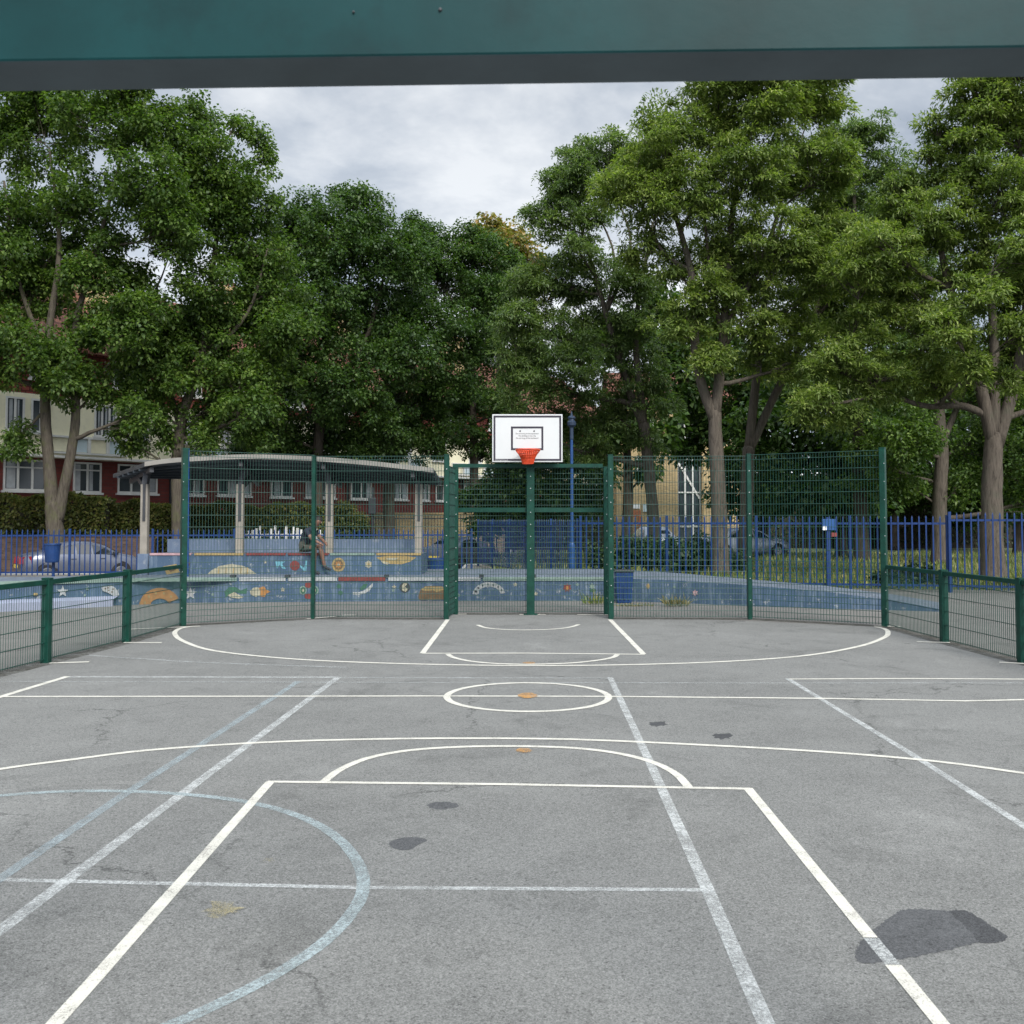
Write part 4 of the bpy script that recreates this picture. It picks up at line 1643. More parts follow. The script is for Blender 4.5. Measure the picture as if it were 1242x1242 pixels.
        pts = [(hl - .05, s_ * .42, .545), (hl - .22, s_ * .735, .56), (hl - .30, s_ * .745, .70), (hl - .13, s_ * .42, .665)]
        m.add(pts + [(a - .1, b * .93, c - .02) for a, b, c in pts], [(0, 1, 2, 3) if s_ < 0 else (3, 2, 1, 0), (0, 4, 5, 1), (1, 5, 6, 2), (2, 6, 7, 3), (3, 7, 4, 0)])
        m.build('headlight', M_HEAD, t)
        m = MB()
        for i_ in (-.35, .62):
            m.box(i_ - .09, i_ + .09, s_ * .868 - .01, s_ * .868 + .01, .775, .80)
        m.build('door_handle', M_DARK, t)
        m = MB()
        m.box(.95, 1.12, min(s_ * .86, s_ * 1.0), max(s_ * .86, s_ * 1.0), .92, 1.04)
        m.build('wing_mirror', M_DARK, t, bevel=.03)
    m = MB()
    m.box(-hl - .012, -hl + .02, -.26, .26, .50, .61)
    m.build('number_plate', M_PLATE, t)
    m = MB()
    m.box(-hl + .2, hl - .25, -.80, .80, .17, .26)
    m.build('underbody', M_DARK, t)
    t.location = loc
    t.rotation_euler = (0, 0, rotz)
    return t


M_CSILV = car_paint('silver_car_paint', (.12, .13, .16))
M_CWHITE = car_paint('white_car_paint', (.74, .75, .76), 0)
M_CBLACK = car_paint('black_car_paint', (.018, .02, .026), .2)
M_CGREY = car_paint('grey_car_paint', (.25, .28, .33))
p = at(95, 690, 36.6)
make_car('silver hatchback parked facing right, behind the blue railings at far left', M_CSILV, (p.x, p.y, LOW + .001), R(36), L=4.1, h=1.38)
p = at(316, 690, 38)
make_car('white car whose roof shows above the terrace back wall', M_CWHITE, (p.x, p.y, LOW + .001), R(40), h=1.42)
p = at(560, 690, 46)
make_car('silver car beyond the goal mesh, partly hidden by the goal posts', M_CSILV, (p.x, p.y, LOW + .001), R(60), h=1.4)
p = at(790, 690, 52)
make_car('pale blue-grey car parked in front of the yellow brick building', M_CGREY, (p.x, p.y, .01), R(100), h=1.45)
p = at(902, 690, 50)
make_car('grey car behind the two leaning trunks beyond the grass', M_CGREY, (p.x, p.y, .01), R(15), h=1.4)
# ------------------------------------------------------------------ apartment block on the left
P0 = Vector(((0 - 621) / F * 42, 42, 0))
P1 = Vector(((740 - 621) / F * 80, 80, 0))
UX = (P1 - P0).normalized()
NX = Vector((UX.y, -UX.x, 0))          # outwards, towards the playground
ANG = math.atan2(UX.y, UX.x)
M_RED = courses_mat('dark_red_brick', (.17, .042, .036), (.13, .05, .045), .45, .15, ANG, .16, msize=.02)
M_TILEH = courses_mat('red_hung_tile', (.20, .055, .045), (.08, .025, .022), .35, .2, ANG, .2, msize=.03)
M_CREAM = simple('cream_render', (.78, .74, .54), .8, .05, 1.2, dirt=(.62, .58, .44))
M_ROOFT = courses_mat('brown_roof_tile', (.17, .075, .05), (.09, .04, .03), .4, .3, ANG, .25, msize=.05, bump=.8)
M_YBRICK = courses_mat('yellow_stock_brick', (.42, .30, .14), (.36, .31, .22), .24, .08, 0, .22, msize=.012)
M_WINF = simple('white_window_frame', (.62, .62, .60), .5, .08, 3)
M_PANE = simple('window_glass', (.045, .055, .065), .1, .4, .8, spec=.7)
M_CURT = simple('net_curtain', (.36, .38, .40), .9, .3, 1.6)
M_BALC = simple('pale_blue_panel', (.50, .60, .64), .6, .1, 2)


def upx(px):
    s_ = (px - 621) / F
    # P0 + u*UX meets x = s_*y
    return (s_ * P0.y - P0.x) / (UX.x - s_ * UX.y)


def fp(u, d, z):
    q = P0 + UX * u + NX * d
    return (q.x, q.y, z)


def fbox(mb, u0, u1, d0, d1, z0, z1, mi=0):
    mb.hexa([fp(u0, d1, z0), fp(u1, d1, z0), fp(u1, d0, z0), fp(u0, d0, z0), fp(u0, d1, z1), fp(u1, d1, z1), fp(u1, d0, z1), fp(u0, d0, z1)], mi)


blk = thing('apartment_block', 'long red and cream apartment block with brown tiled roof behind the left trees', 'building', fp(10, -5, 0))
U0, U1 = -16.0, 47.6
ZG, Z1, Z2, Z3 = -.5, 4.42, 7.05, 9.4
mb = MB()
fbox(mb, U0, U1, -10, 0, ZG, Z1 - .001)
mb.build('ground_storey', M_RED, blk)
mb = MB()
fbox(mb, U0 - .01, U1 + .01, -10, .55, Z1, Z2)
mb.build('middle_storey', M_CREAM, blk)
mb = MB()
fbox(mb, U0, U1, -10, .15, Z2 + .001, Z3)
mb.build('top_storey', M_TILEH, blk)
mb = MB()
zr, zrid = Z3 + .002, 13.4
a = [fp(U0 - .3, .75, zr - .2), fp(U1 + .3, .75, zr - .2), fp(U1 + .3, -5, zrid), fp(U0 - .3, -5, zrid), fp(U1 + .3, -10.7, zr - .2), fp(U0 - .3, -10.7, zr - .2)]
bt = [(x, y, z - .18) for x, y, z in a]
mb.add(a + bt, [(0, 1, 2, 3), (3, 2, 4, 5), (7, 6, 9, 8), (8, 9, 11, 10), (6, 0, 3, 9)[:0] or (0, 6, 7, 1), (4, 10, 11, 5), (1, 7, 8, 2), (2, 8, 10, 4), (0, 3, 9, 6), (3, 5, 11, 9)])
rf = mb.build('roof', M_ROOFT, blk)
for px_ in (28, 165, 330, 470, 600):
    u_ = upx(px_)
    mb = MB()
    fbox(mb, u_ - .75, u_ + .75, -4.6, -3.2, 11.2, 14.2)
    fbox(mb, u_ - .85, u_ + .85, -4.7, -3.1, 14.201, 14.4)
    ch = mb.build('chimney', M_YBRICK, rf)
    for du in (-.4, .0, .4):
        mb = MB()
        q = fp(u_ + du, -3.9, 14.4)
        mb.lathe(q, [(.14, .002), (.12, .45), (.10, .45), (.10, .1)], 10)
        mb.build('chimney_pot', M_ROOFT, ch)


def window(u0, u1, z0, z1, d, nl=2, curtain=True, transom=True):
    w_, fr = u1 - u0, .075
    mb = MB()
    fbox(mb, u0, u1, d - .05, d + .06, z1 - fr, z1)
    fbox(mb, u0, u1, d - .05, d + .06, z0 + .001, z0 + fr)
    fbox(mb, u0, u0 + fr, d - .05, d + .06, z0 + fr, z1 - fr)
    fbox(mb, u1 - fr, u1, d - .05, d + .06, z0 + fr, z1 - fr)
    for k in range(1, nl):
        uc = u0 + w_ * k / nl
        fbox(mb, uc - .045, uc + .045, d - .05, d + .055, z0 + fr, z1 - fr)
    if transom:
        zt_ = z0 + (z1 - z0) * .74
        for k in range(nl):
            a_, b_ = u0 + w_ * k / nl + .046 + (.03 if k == 0 else 0), u0 + w_ * (k + 1) / nl - .046 - (.03 if k == nl - 1 else 0)
            fbox(mb, a_, b_, d - .05, d + .05, zt_ - .03, zt_ + .03)
    fbox(mb, u0 - .08, u1 + .08, d - .05, d + .12, z0 - .09, z0)
    wn = mb.build('window', M_WINF, blk)
    mb = MB()
    fbox(mb, u0 + fr + .002, u1 - fr - .002, d - .04, d + .012, z0 + fr + .002, z1 - fr - .002)
    if curtain:
        for k in range(nl):
            a_, b_ = u0 + w_ * k / nl + .10, u0 + w_ * (k + 1) / nl - .10
            c = a_
            top = z1 - fr - .03
            if rng.random() < .8:
                e_ = rng.uniform(.35, .95)
                c1 = a_ + (b_ - a_) * e_ if rng.random() < .5 else b_
                c0_ = a_ if c1 < b_ else b_ - (b_ - a_) * e_
                fbox(mb, c0_, c1, d + .0125, d + .016, z0 + fr + .02, top, 1)
    mb.build('pane', [M_PANE, M_CURT], wn)


gw = [(-160, -118, 3), (-75, -30, 3), (3, 55, 3), (88, 122, 2), (142, 190, 3), (222, 247, 2), (263, 304, 3), (328, 354, 2), (370, 406, 3), (425, 450, 2), (466, 494, 3), (508, 520, 2), (528, 547, 2), (562, 580, 2), (596, 610, 2), (628, 640, 2), (656, 668, 2), (688, 702, 2), (714, 736, 3)]
for a_, b_, n_ in gw:
    window(upx(a_), upx(b_), 3.02 if n_ == 3 else 3.0, 4.33, 0.0, n_)
fw = [(-150, -112, 2), (-60, -22, 2), (-4, 19, 2), (27, 50, 2), (104, 131, 3), (146, 170, 2), (205, 228, 2), (258, 290, 3), (322, 345, 2), (372, 402, 3), (425, 446, 2), (470, 490, 2), (516, 532, 2), (560, 576, 2), (604, 618, 2), (650, 664, 2), (700, 716, 2)]
for a_, b_, n_ in fw:
    window(upx(a_), upx(b_), 5.45, 6.85, .55, n_, transom=False)
tw = [(-130, -90, 2), (-50, -10, 2), (30, 62, 2), (132, 172, 3), (215, 240, 2), (262, 292, 2), (340, 366, 2), (400, 424, 2), (470, 490, 2), (530, 548, 2), (590, 606, 2), (650, 664, 2)]
for a_, b_, n_ in tw:
    window(upx(a_), upx(b_), 7.75, 8.95, .15, n_, transom=False)
# balcony fronts: a white framed strip of cream and pale blue panels under the first-floor windows
for a_, b_ in ((50, 142), (225, 300), (345, 415), (446, 500), (540, 590)):
    ua, ub = upx(a_), upx(b_)
    mb = MB()
    nb_ = 4
    for k in range(nb_ + 1):
        uc = ua + (ub - ua) * k / nb_
        fbox(mb, uc - .06, uc + .06, .552, .68, 4.62, 5.40)
    for k in range(nb_):
        uc0, uc1 = ua + (ub - ua) * k / nb_ + .061, ua + (ub - ua) * (k + 1) / nb_ - .061
        fbox(mb, uc0, uc1, .56, .67, 5.30, 5.39)
        fbox(mb, uc0, uc1, .56, .67, 4.62, 4.70)
    bal = mb.build('balcony_rail', M_WINF, blk)
    mb = MB()
    for k in range(nb_):
        uc0, uc1 = ua + (ub - ua) * k / nb_ + .08, ua + (ub - ua) * (k + 1) / nb_ - .08
        fbox(mb, uc0, uc1, .58, .60, 4.72, 5.28, k % 2)
    mb.build('balcony_panel', [M_CREAM, M_BALC], bal)
mb = MB()
fbox(mb, U0, U1, .56, .66, Z1 + .02, Z1 + .12)
mb.build('string_course', M_WINF, blk)
for px_ in (205, 420, 560):
    u_ = upx(px_)
    mb = MB()
    mb.tube([fp(u_, .12, 1.0), fp(u_, .12, 4.4)], [.06, .06], 8)
    mb.build('downpipe', M_DARK, blk)

# ------------------------------------------------------------------ yellow brick building
yb = thing('brick_building', 'yellow brick building with white sign and tall stair windows behind the right trunks', 'building', (9, 66, 0))
X0, X1, Xm0, Xm1, YY = (748 - 621) / F * 66, (905 - 621) / F * 66, (822 - 621) / F * 66, (852 - 621) / F * 66, 66
mb = MB()
mb.box(X0, Xm0, YY, YY + 9, 0, 9.2)
mb.build('wall', M_YBRICK, yb)
mb = MB()
mb.box(Xm1, X1, YY, YY + 9, 0, 9.2)
mb.build('wall', M_YBRICK, yb)
mb = MB()
mb.box(Xm0, Xm1, YY + .5, YY + 9, 0, 9.0)
stair = mb.build('stair_glazing', M_PANE, yb)
mb = MB()
wd_ = (Xm1 - Xm0)
for k in range(4):
    xx = Xm0 + .06 + (wd_ - .12) * k / 3
    mb.box(xx - .05, xx + .05, YY + .40, YY + .498, 0, 9.0)
for zz in (1.4, 3.6, 5.8):
    for k in range(3):
        xa, xb = Xm0 + .06 + (wd_ - .12) * k / 3 + .051, Xm0 + .06 + (wd_ - .12) * (k + 1) / 3 - .051
        mb.box(xa, xb, YY + .42, YY + .497, zz - .05, zz + .05)
mb.bar((Xm0 + .1, YY + .46, 5.6), (Xm1 - .1, YY + .46, 3.2), .05, .12)
mb.build('glazing_bar', M_WINF, stair)
mb = MB()
mb.add([(X0 - .4, YY - .4, 9.25), (X1 + .4, YY - .4, 9.25), (X1 + .4, YY + 4.5, 12), (X0 - .4, YY + 4.5, 12), (X1 + .4, YY + 9.4, 9.25), (X0 - .4, YY + 9.4, 9.25)], [(0, 1, 2, 3), (3, 2, 4, 5), (0, 3, 5), (1, 4, 2)])
mb.build('roof', M_ROOFT, yb)
sx0, sx1 = (762 - 621) / F * 66, (776 - 621) / F * 66
mb = MB()
mb.box(sx0, sx1, YY - .05, YY - .002, 2.55, 2.85)
mb.build('name_sign', M_WHITE, yb)
mb = MB()
mb.box(sx1 + .2, sx1 + .5, YY - .05, YY - .002, 2.35, 2.85)
mb.build('notice_panel', M_BALC, yb)
mb = MB()
mb.box(sx0 - .05, sx1 + .05, YY - .08, YY - .002, 0, 2.45)
dr = mb.build('door_surround', simple('red_brick_surround', (.33, .12, .06), .85, .2, 5), yb)
mb = MB()
mb.box(sx0 + .18, sx1 - .18, YY - .11, YY - .081, 0, 2.0)
mb.build('door', simple('brown_door', (.30, .20, .10), .6, .2, 5), dr)
mb = MB()
mb.tube([(X0 + .55, YY - .12, 0), (X0 + .55, YY - .12, 9)], [.1, .1], 8)
mb.build('downpipe', M_DARK, yb)
for zz in (4.6, 7.0):
    for xa in (X0 + 1.3, X1 - 1.6):
        mb = MB()
        mb.box(xa, xa + 1.1, YY - .04, YY - .003, zz, zz + 1.3)
        wn = mb.build('window', M_WINF, yb)
        mb = MB()
        mb.box(xa + .08, xa + .52, YY - .05, YY - .041, zz + .08, zz + 1.22)
        mb.box(xa + .58, xa + 1.02, YY - .05, YY - .041, zz + .08, zz + 1.22)
        mb.build('pane', M_PANE, wn)

# ------------------------------------------------------------------ low walls and dark railings by the road
M_DBRICK = courses_mat('brown_brick', (.10, .065, .050), (.10, .085, .07), .24, .08, 0, .3, msize=.01)
wl = MB()
wl.box(-34, (186 - 621) / F * 39.5, 39.5, 39.8, -.5, 1.15)
wl.box(-34, (186 - 621) / F * 39.5 + .03, 39.46, 39.84, 1.151, 1.22)
tag(wl.build('garden_wall', M_DBRICK), 'long brown brick garden wall behind the silver car, below the hedge', 'wall')
wl = MB()
xa, xb = (452 - 621) / F * 52, (612 - 621) / F * 52
wl.box(xa, xb, 52, 52.3, -.5, 2.1)
wl.box(xa - .03, xb + .03, 51.96, 52.34, 2.101, 2.18)
tag(wl.build('garden_wall', M_YBRICK), 'pale yellow brick wall behind thin dark railings left of the goal', 'wall')
tr = thing('metal_railing', 'thin black metal railings in front of the pale yellow wall', 'fence', ((xa + xb) / 2, 49, 0))
xa, xb = (392 - 621) / F * 49, (600 - 621) / F * 49
mb = MB()
k = xa
while k < xb:
    mb.box(k - .014, k + .014, 48.986, 49.014, -.4, 2.05)
    k += .14
mb.build('railing_bars', M_DARK, tr)
for zz in (.25, 1.85):
    mb = MB()
    mb.box(xa, xb, 48.975, 48.9855, zz, zz + .05)
    mb.build('rail', M_DARK, tr)
pk = thing('picket_fence', 'low white picket fence below the hedge behind the shelter', 'fence', (-12, 44, 0))
xa, xb = (298 - 621) / F * 44, (392 - 621) / F * 44
mb = MB()
k = xa
while k < xb:
    hz = 1.45 + rng.uniform(-.12, .12)
    if rng.random() < .8:
        mb.box(k - .045, k + .045, 43.98, 44.0, .05, hz)
    k += .16
mb.build('picket', M_WINF, pk)
mb = MB()
mb.box(xa, xb, 44.001, 44.04, 1.1, 1.2)
mb.build('rail', M_WINF, pk)
# dark post and rail uprights on the far side of the goal
# ------------------------------------------------------------------ foliage
LEAFM = {
    'maple': leaf_mat('maple_leaf', [(0, (.036, .074, .018)), (.35, (.062, .112, .024)), (.7, (.09, .148, .032)), (1, (.13, .185, .046))], .45),
    'dark': leaf_mat('dark_leaf', [(0, (.024, .054, .016)), (.4, (.042, .085, .021)), (.75, (.060, .110, .028)), (1, (.088, .138, .036))], .4),
    'ash': leaf_mat('ash_leaf', [(0, (.075, .115, .030)), (.35, (.12, .172, .044)), (.7, (.17, .225, .060)), (1, (.25, .29, .10))], .45),
    'ashblue': leaf_mat('ash_leaf_blue', [(0, (.055, .092, .034)), (.4, (.09, .14, .048)), (.75, (.125, .178, .064)), (1, (.17, .215, .09))], .45),
    'autumn': leaf_mat('yellowing_leaf', [(0, (.10, .12, .03)), (.4, (.18, .17, .05)), (.7, (.26, .20, .07)), (1, (.30, .16, .06))], .35),
    'hedge': leaf_mat('hedge_leaf', [(0, (.050, .072, .020)), (.4, (.088, .108, .030)), (.75, (.13, .14, .044)), (1, (.18, .15, .06))], .35),
    'ivy': leaf_mat('ivy_leaf', [(0, (.014, .034, .012)), (.5, (.026, .056, .018)), (1, (.05, .085, .028))], .2),
}
M_BARK = {
    'grey': bark_mat('grey_bark', (.088, .074, .060), (.075, .078, .055)),
    'dark': bark_mat('dark_bark', (.060, .050, .040), (.045, .055, .03)),
    'mossy': bark_mat('mossy_bark', (.075, .064, .050), (.075, .085, .03)),
}


def leaf_mesh(name, pos, dirs, nrm, length, width, droop, mat, parent=None, strip=False, matrix_off=None):
    """many single leaves in one mesh: a pointed four-corner leaf, or a bent two-piece strip"""
    n = len(pos)
    dirs = dirs / (np.linalg.norm(dirs, axis=1, keepdims=True) + 1e-9)
    sd_ = np.cross(dirs, nrm)
    sd_ /= (np.linalg.norm(sd_, axis=1, keepdims=True) + 1e-9)
    L = length[:, None]
    Wd = width[:, None]
    up = np.cross(sd_, dirs)
    if strip:
        a = pos
        m = pos + dirs * L * .5 + up * L * .06
        e_ = pos + dirs * L * .95 - np.array([0, 0, 1.0]) * L * droop[:, None]
        V = np.stack([a - sd_ * Wd * .3, a + sd_ * Wd * .3, m + sd_ * Wd * .55, m - sd_ * Wd * .55, e_ + sd_ * Wd * .12, e_ - sd_ * Wd * .12], 1)
        nv = 6
        loops = np.array([0, 1, 2, 3, 3, 2, 4, 5])
        counts = [4, 4]
    else:
        tip = pos + dirs * L - np.array([0, 0, 1.0]) * L * droop[:, None]
        mid = pos + dirs * L * .42
        V = np.stack([pos, mid + sd_ * Wd * .5 + up * Wd * .12, tip, mid - sd_ * Wd * .5 + up * Wd * .12], 1)
        nv = 4
        loops = np.array([0, 1, 2, 3])
        counts = [4]
    off = np.zeros(3)
    q = parent
    while q is not None:
        off += np.array(q.location)
        q = q.parent
    verts = (V.reshape(-1, 3) - off).astype(np.float32)
    me = bpy.data.meshes.new(name)
    nl = len(loops)
    me.vertices.add(n * nv)
    me.vertices.foreach_set('co', verts.ravel())
    me.loops.add(n * nl)
    li = (loops[None, :] + (np.arange(n) * nv)[:, None]).ravel().astype(np.int32)
    me.loops.foreach_set('vertex_index', li)
    npol = n * len(counts)
    me.polygons.add(npol)
    me.polygons.foreach_set('loop_start', (np.arange(npol) * 4).astype(np.int32))
    me.materials.append(mat)
    me.update(calc_edges=True)
    me.validate()
    o = bpy.data.objects.new(name, me)
    COL.objects.link(o)
    if parent is not None:
        o.parent = parent
    return o


def unit_rand(n):
    v = nrg.normal(size=(n, 3))
    return v / np.linalg.norm(v, axis=1, keepdims=True)


def cluster_leaves(C, Rc, per, leafL, leafW, style):
    """leaves round clump centres C (k,3) of radius Rc (k,)"""
    k = len(C)
    idx = np.repeat(np.arange(k), per)
    n = len(idx)
    if style == 'tuft':
        leafL, leafW = leafL * .82, leafW * .82
        # shoots arching out of a twig end and hanging over, all blown a little one way
        d = unit_rand(n)
        d[:, 2] = np.abs(d[:, 2]) * .8 - .15
        lean = unit_rand(k)[idx] * .55
        lean[:, 2] *= .4
        d += np.array([.28, -.05, .0]) + lean
        d /= np.linalg.norm(d, axis=1, keepdims=True)
        r = nrg.random(n) ** .6
        pos = C[idx] + d * (r * Rc[idx])[:, None] * np.array([1, 1, .85]) - np.array([0, 0, 1.0]) * (r ** 2 * Rc[idx] * .35)[:, None]
        dirs = d + np.array([0.1, 0, -.3]) + nrg.normal(size=(n, 3)) * .5
        nr = np.array([0, 0, 1.0]) + nrg.normal(size=(n, 3)) * .45 + d * .4
        L = leafL * nrg.uniform(.7, 1.3, n)
        return pos, dirs, nr, L, leafW * nrg.uniform(.75, 1.25, n), nrg.uniform(.0, .35, n)
    d = unit_rand(n)
    r = nrg.random(n) ** .45
    pos = C[idx] + d * (r * Rc[idx])[:, None] * np.array([1, 1, .8])
    dirs = d * np.array([1, 1, .4]) + np.array([0, 0, -.35]) + nrg.normal(size=(n, 3)) * .5
    nr = np.array([0, 0, 1.0]) + nrg.normal(size=(n, 3)) * .5 + d * .35
    L = leafL * nrg.uniform(.65, 1.3, n)
    return pos, dirs, nr, L, leafW * nrg.uniform(.7, 1.3, n), nrg.uniform(.0, .35, n)


def curve3(a, b, sag, k=6):
    """gently bent branch from a to b"""
    a, b = Vector(a), Vector(b)
    L = (b - a).length
    j = Vector((rng.uniform(-1, 1), rng.uniform(-1, 1), rng.uniform(-.3, .6))) * (L * sag)
    m = (a + b) / 2 + j + Vector((0, 0, -L * .06))
    out = []
    for i in range(k + 1):
        t_ = i / k
        p = a * (1 - t_) ** 2 + m * 2 * t_ * (1 - t_) + b * t_ ** 2
        out.append(p + Vector((rng.uniform(-1, 1), rng.uniform(-1, 1), rng.uniform(-1, 1))) * (L * .012))
    return out


def tree(name, label, D, limbs, blobs, leaf, bark, style='leaf', dens=1.0, leafL=.135, leafW=.105, clump=.5, per=112, depth=1.0, bare=0.0, seed=0, group='mature trees round the playground', cat='tree'):
    """limbs: photo polylines [(px,py,radius_m[,depth shift])]; blobs: (px,py,r_px[,depth shift m])"""
    global nrg
    nrg = np.random.default_rng(seed + 100)
    rng.seed(seed + 5)
    base = at(limbs[0][0][0], limbs[0][0][1], D)
    base.z = 0
    t = thing(name, label, cat, tuple(base), group)
    bark_m = MB()
    nodes = []
    for li, lb in enumerate(limbs):
        pts2 = spline([(p[0], p[1]) for p in lb], 5)
        rad = np.interp(np.linspace(0, 1, len(pts2)), np.linspace(0, 1, len(lb)), [p[2] for p in lb])
        dz = np.interp(np.linspace(0, 1, len(pts2)), np.linspace(0, 1, len(lb)), [(p[3] if len(p) > 3 else 0) for p in lb])
        P = [at(x, y, D + s_) for (x, y), s_ in zip(pts2, dz)]
        if li == 0:
            P[0].z = -.1 if base.x > -.5 else -.5
            P = [P[0], P[0].lerp(P[1], .25) + Vector((0, 0, .1))] + P[1:]
            rad = np.concatenate([[rad[0] * 1.45], [rad[0] * 1.12], rad[1:]])
        dv = (P[-1] - P[-2]).normalized()
        re_ = rad[-1]
        P2 = P + [P[-1] + dv * re_ * .55, P[-1] + dv * re_ * .85]
        bark_m.tube(P2, list(rad) + [re_ * .75, re_ * .2], 12, wob=.10)
        nodes += [(p, r_) for p, r_ in zip(P, rad)]
    Call, Rall = [], []
    for b in blobs:
        px, py, rp = b[:3]
        sh_ = b[3] if len(b) > 3 else rng.uniform(-1, 1) * rp * D / F * .9 * depth
        c = at(px, py, D + sh_)
        r = rp * (D + sh_) / F
        # limb to this part of the crown
        cand = [(p, r_) for p, r_ in nodes if p.z < c.z + .3]
        if not cand:
            cand = nodes
        p, r_ = min(cand, key=lambda q: (q[0] - c).length + max(0, q[0].z - c.z + .8) * 1.2)
        br = curve3(p, c, .12, 7)
        r0 = min(r_ * .7, .03 + .022 * (c - p).length)
        bark_m.tube(br, list(np.linspace(r0, max(.018, r0 * .35), len(br))), 6, cap=False)
        nodes += [(q, max(.018, r0 * (1 - .65 * i / 7))) for i, q in enumerate(br)][2:]
        n = max(5, int(13 * dens * (r / clump) ** 1.75 * .62))
        dd = unit_rand(n)
        rr_ = nrg.random(n) ** .4
        C = np.array(c)[None, :] + dd * rr_[:, None] * r * np.array([1, depth, .92])
        Call.append(C)
        Rall.append(clump * nrg.uniform(.6, 1.2, n))
        for i in range(n):
            if rng.random() < .62 + bare:
                q0 = br[rng.randint(3, 7)]
                tw_ = curve3(q0, C[i], .10, 4)
                bark_m.tube(tw_, list(np.linspace(.016, .006, 5)), 4, cap=False)
    C = np.concatenate(Call)
    Rr_ = np.concatenate(Rall)
    if bare:
        keep = nrg.random(len(C)) > bare
        C, Rr_ = C[keep], Rr_[keep]
    keep = (C[:, 2] > .3)
    C, Rr_ = C[keep], Rr_[keep]
    bark_m.build('trunk', M_BARK[bark], t, smooth=True)
    a = cluster_leaves(C, Rr_, per, leafL, leafW, style)
    leaf_mesh('crown', *a, LEAFM[leaf], t, strip=(style == 'tuft'))
    return t


# left side
tree('maple_tree', 'maple tree forking low into twin trunks beside the blue litter bin at far left', 36.5,
     [[(68, 692, .32), (67, 655, .30), (66, 632, .30), (64, 612, .27)], [(65, 625, .25), (60, 570, .21), (55, 500, .18), (57, 420, .14), (72, 300, .09), (60, 180, .04)],
      [(69, 632, .22), (76, 600, .19), (86, 550, .17), (92, 500, .155), (91, 400, .125), (118, 300, .08), (150, 180, .04)], [(57, 440, .1), (20, 330, .07), (5, 220, .04)], [(52, 500, .06), (20, 535, .03), (8, 550, .02)]],
     [(40, 165, 58), (110, 150, 52), (175, 160, 40), (30, 265, 62), (105, 245, 60), (180, 225, 50), (45, 350, 55), (20, 420, 52), (70, 445, 40), (130, 400, 35), (120, 470, 26), (203, 132, 16), (18, 535, 26), (100, 330, 30), (215, 275, 40),
      (-50, 300, 80), (-60, 430, 65), (-40, 150, 65), (50, 115, 45), (150, 118, 40), (-90, 220, 60), (165, 500, 22), (150, 405, 38), (60, 312, 40), (18, 330, 40), (172, 372, 34), (128, 300, 28), (80, 470, 26), (100, 400, 30), (140, 340, 30), (80, 60, 60), (-10, 60, 55), (160, 70, 50)], 'maple', 'mossy', seed=1, dens=.82)
tree('maple_tree', 'maple tree with leaning stem rising behind the left end of the shelter', 38.5,
     [[(216, 692, .26), (216, 620, .24), (215, 555, .23)], [(215, 555, .22), (222, 500, .19), (244, 440, .16), (255, 350, .12), (270, 230, .05)], [(219, 520, .12), (198, 440, .1), (190, 350, .06)], [(244, 440, .1), (300, 380, .06), (325, 300, .04)]],
     [(262, 195, 44), (300, 235, 42), (240, 262, 50), (305, 300, 48), (250, 345, 46), (330, 350, 46), (205, 410, 36), (262, 425, 52), (330, 440, 44), (185, 490, 26), (245, 500, 38), (300, 500, 36), (288, 150, 15), (322, 185, 15), (312, 165, 10), (160, 440, 24), (165, 540, 16), (205, 530, 20), (240, 135, 25), (350, 395, 32), (225, 215, 34), (208, 300, 26), (195, 255, 30), (230, 165, 26), (275, 250, 34), (165, 345, 30), (200, 392, 34), (240, 400, 38), (160, 468, 28), (210, 455, 32), (290, 462, 42), (255, 535, 20), (310, 540, 18), (150, 520, 18), (285, 375, 36), (185, 425, 30)], 'maple', 'mossy', seed=2, dens=.9)
tree('lime_tree', 'dense dark tree behind the middle of the shelter roof', 45,
     [[(383, 676, .27), (385, 620, .25), (385, 560, .23), (391, 480, .18), (402, 350, .08)], [(388, 520, .12), (350, 440, .1), (345, 350, .05)], [(390, 490, .12), (440, 420, .1), (470, 320, .05)]],
     [(400, 290, 52), (438, 262, 38), (430, 236, 16), (412, 232, 9), (352, 300, 48), (470, 320, 52), (380, 370, 62), (455, 395, 60), (345, 445, 46), (415, 465, 62), (490, 430, 48), (330, 515, 36), (395, 520, 44), (460, 515, 44), (500, 300, 30), (300, 540, 22), (360, 545, 26), (430, 545, 28), (330, 380, 40), (365, 255, 25)], 'dark', 'dark', seed=3, dens=1.25, clump=.52, per=105)
tree('lime_tree', 'dark tree left of the tall goal post, with slim trunk against red brick', 49,
     [[(473, 672, .3), (472, 600, .27), (480, 500, .2), (512, 400, .1)], [(478, 520, .12), (540, 440, .08), (560, 380, .05)]],
     [(520, 302, 34), (538, 345, 42), (585, 310, 36), (560, 400, 46), (600, 358, 38), (622, 335, 26), (540, 462, 42), (495, 490, 42), (470, 535, 30), (520, 530, 36), (515, 278, 14), (500, 268, 9), (565, 290, 20), (500, 380, 40)], 'dark', 'dark', seed=4, dens=1.15, clump=.52, per=105)
tree('lime_tree', 'slender trunked tree just left of the backboard', 53,
     [[(575, 660, .26), (575, 560, .23), (573, 440, .16), (585, 330, .06)]],
     [(600, 430, 36), (575, 480, 32), (620, 490, 34), (560, 530, 26), (610, 540, 36), (545, 500, 25), (640, 430, 30), (605, 385, 30), (575, 350, 26)], 'dark', 'dark', seed=5, dens=.95, clump=.5, per=105)
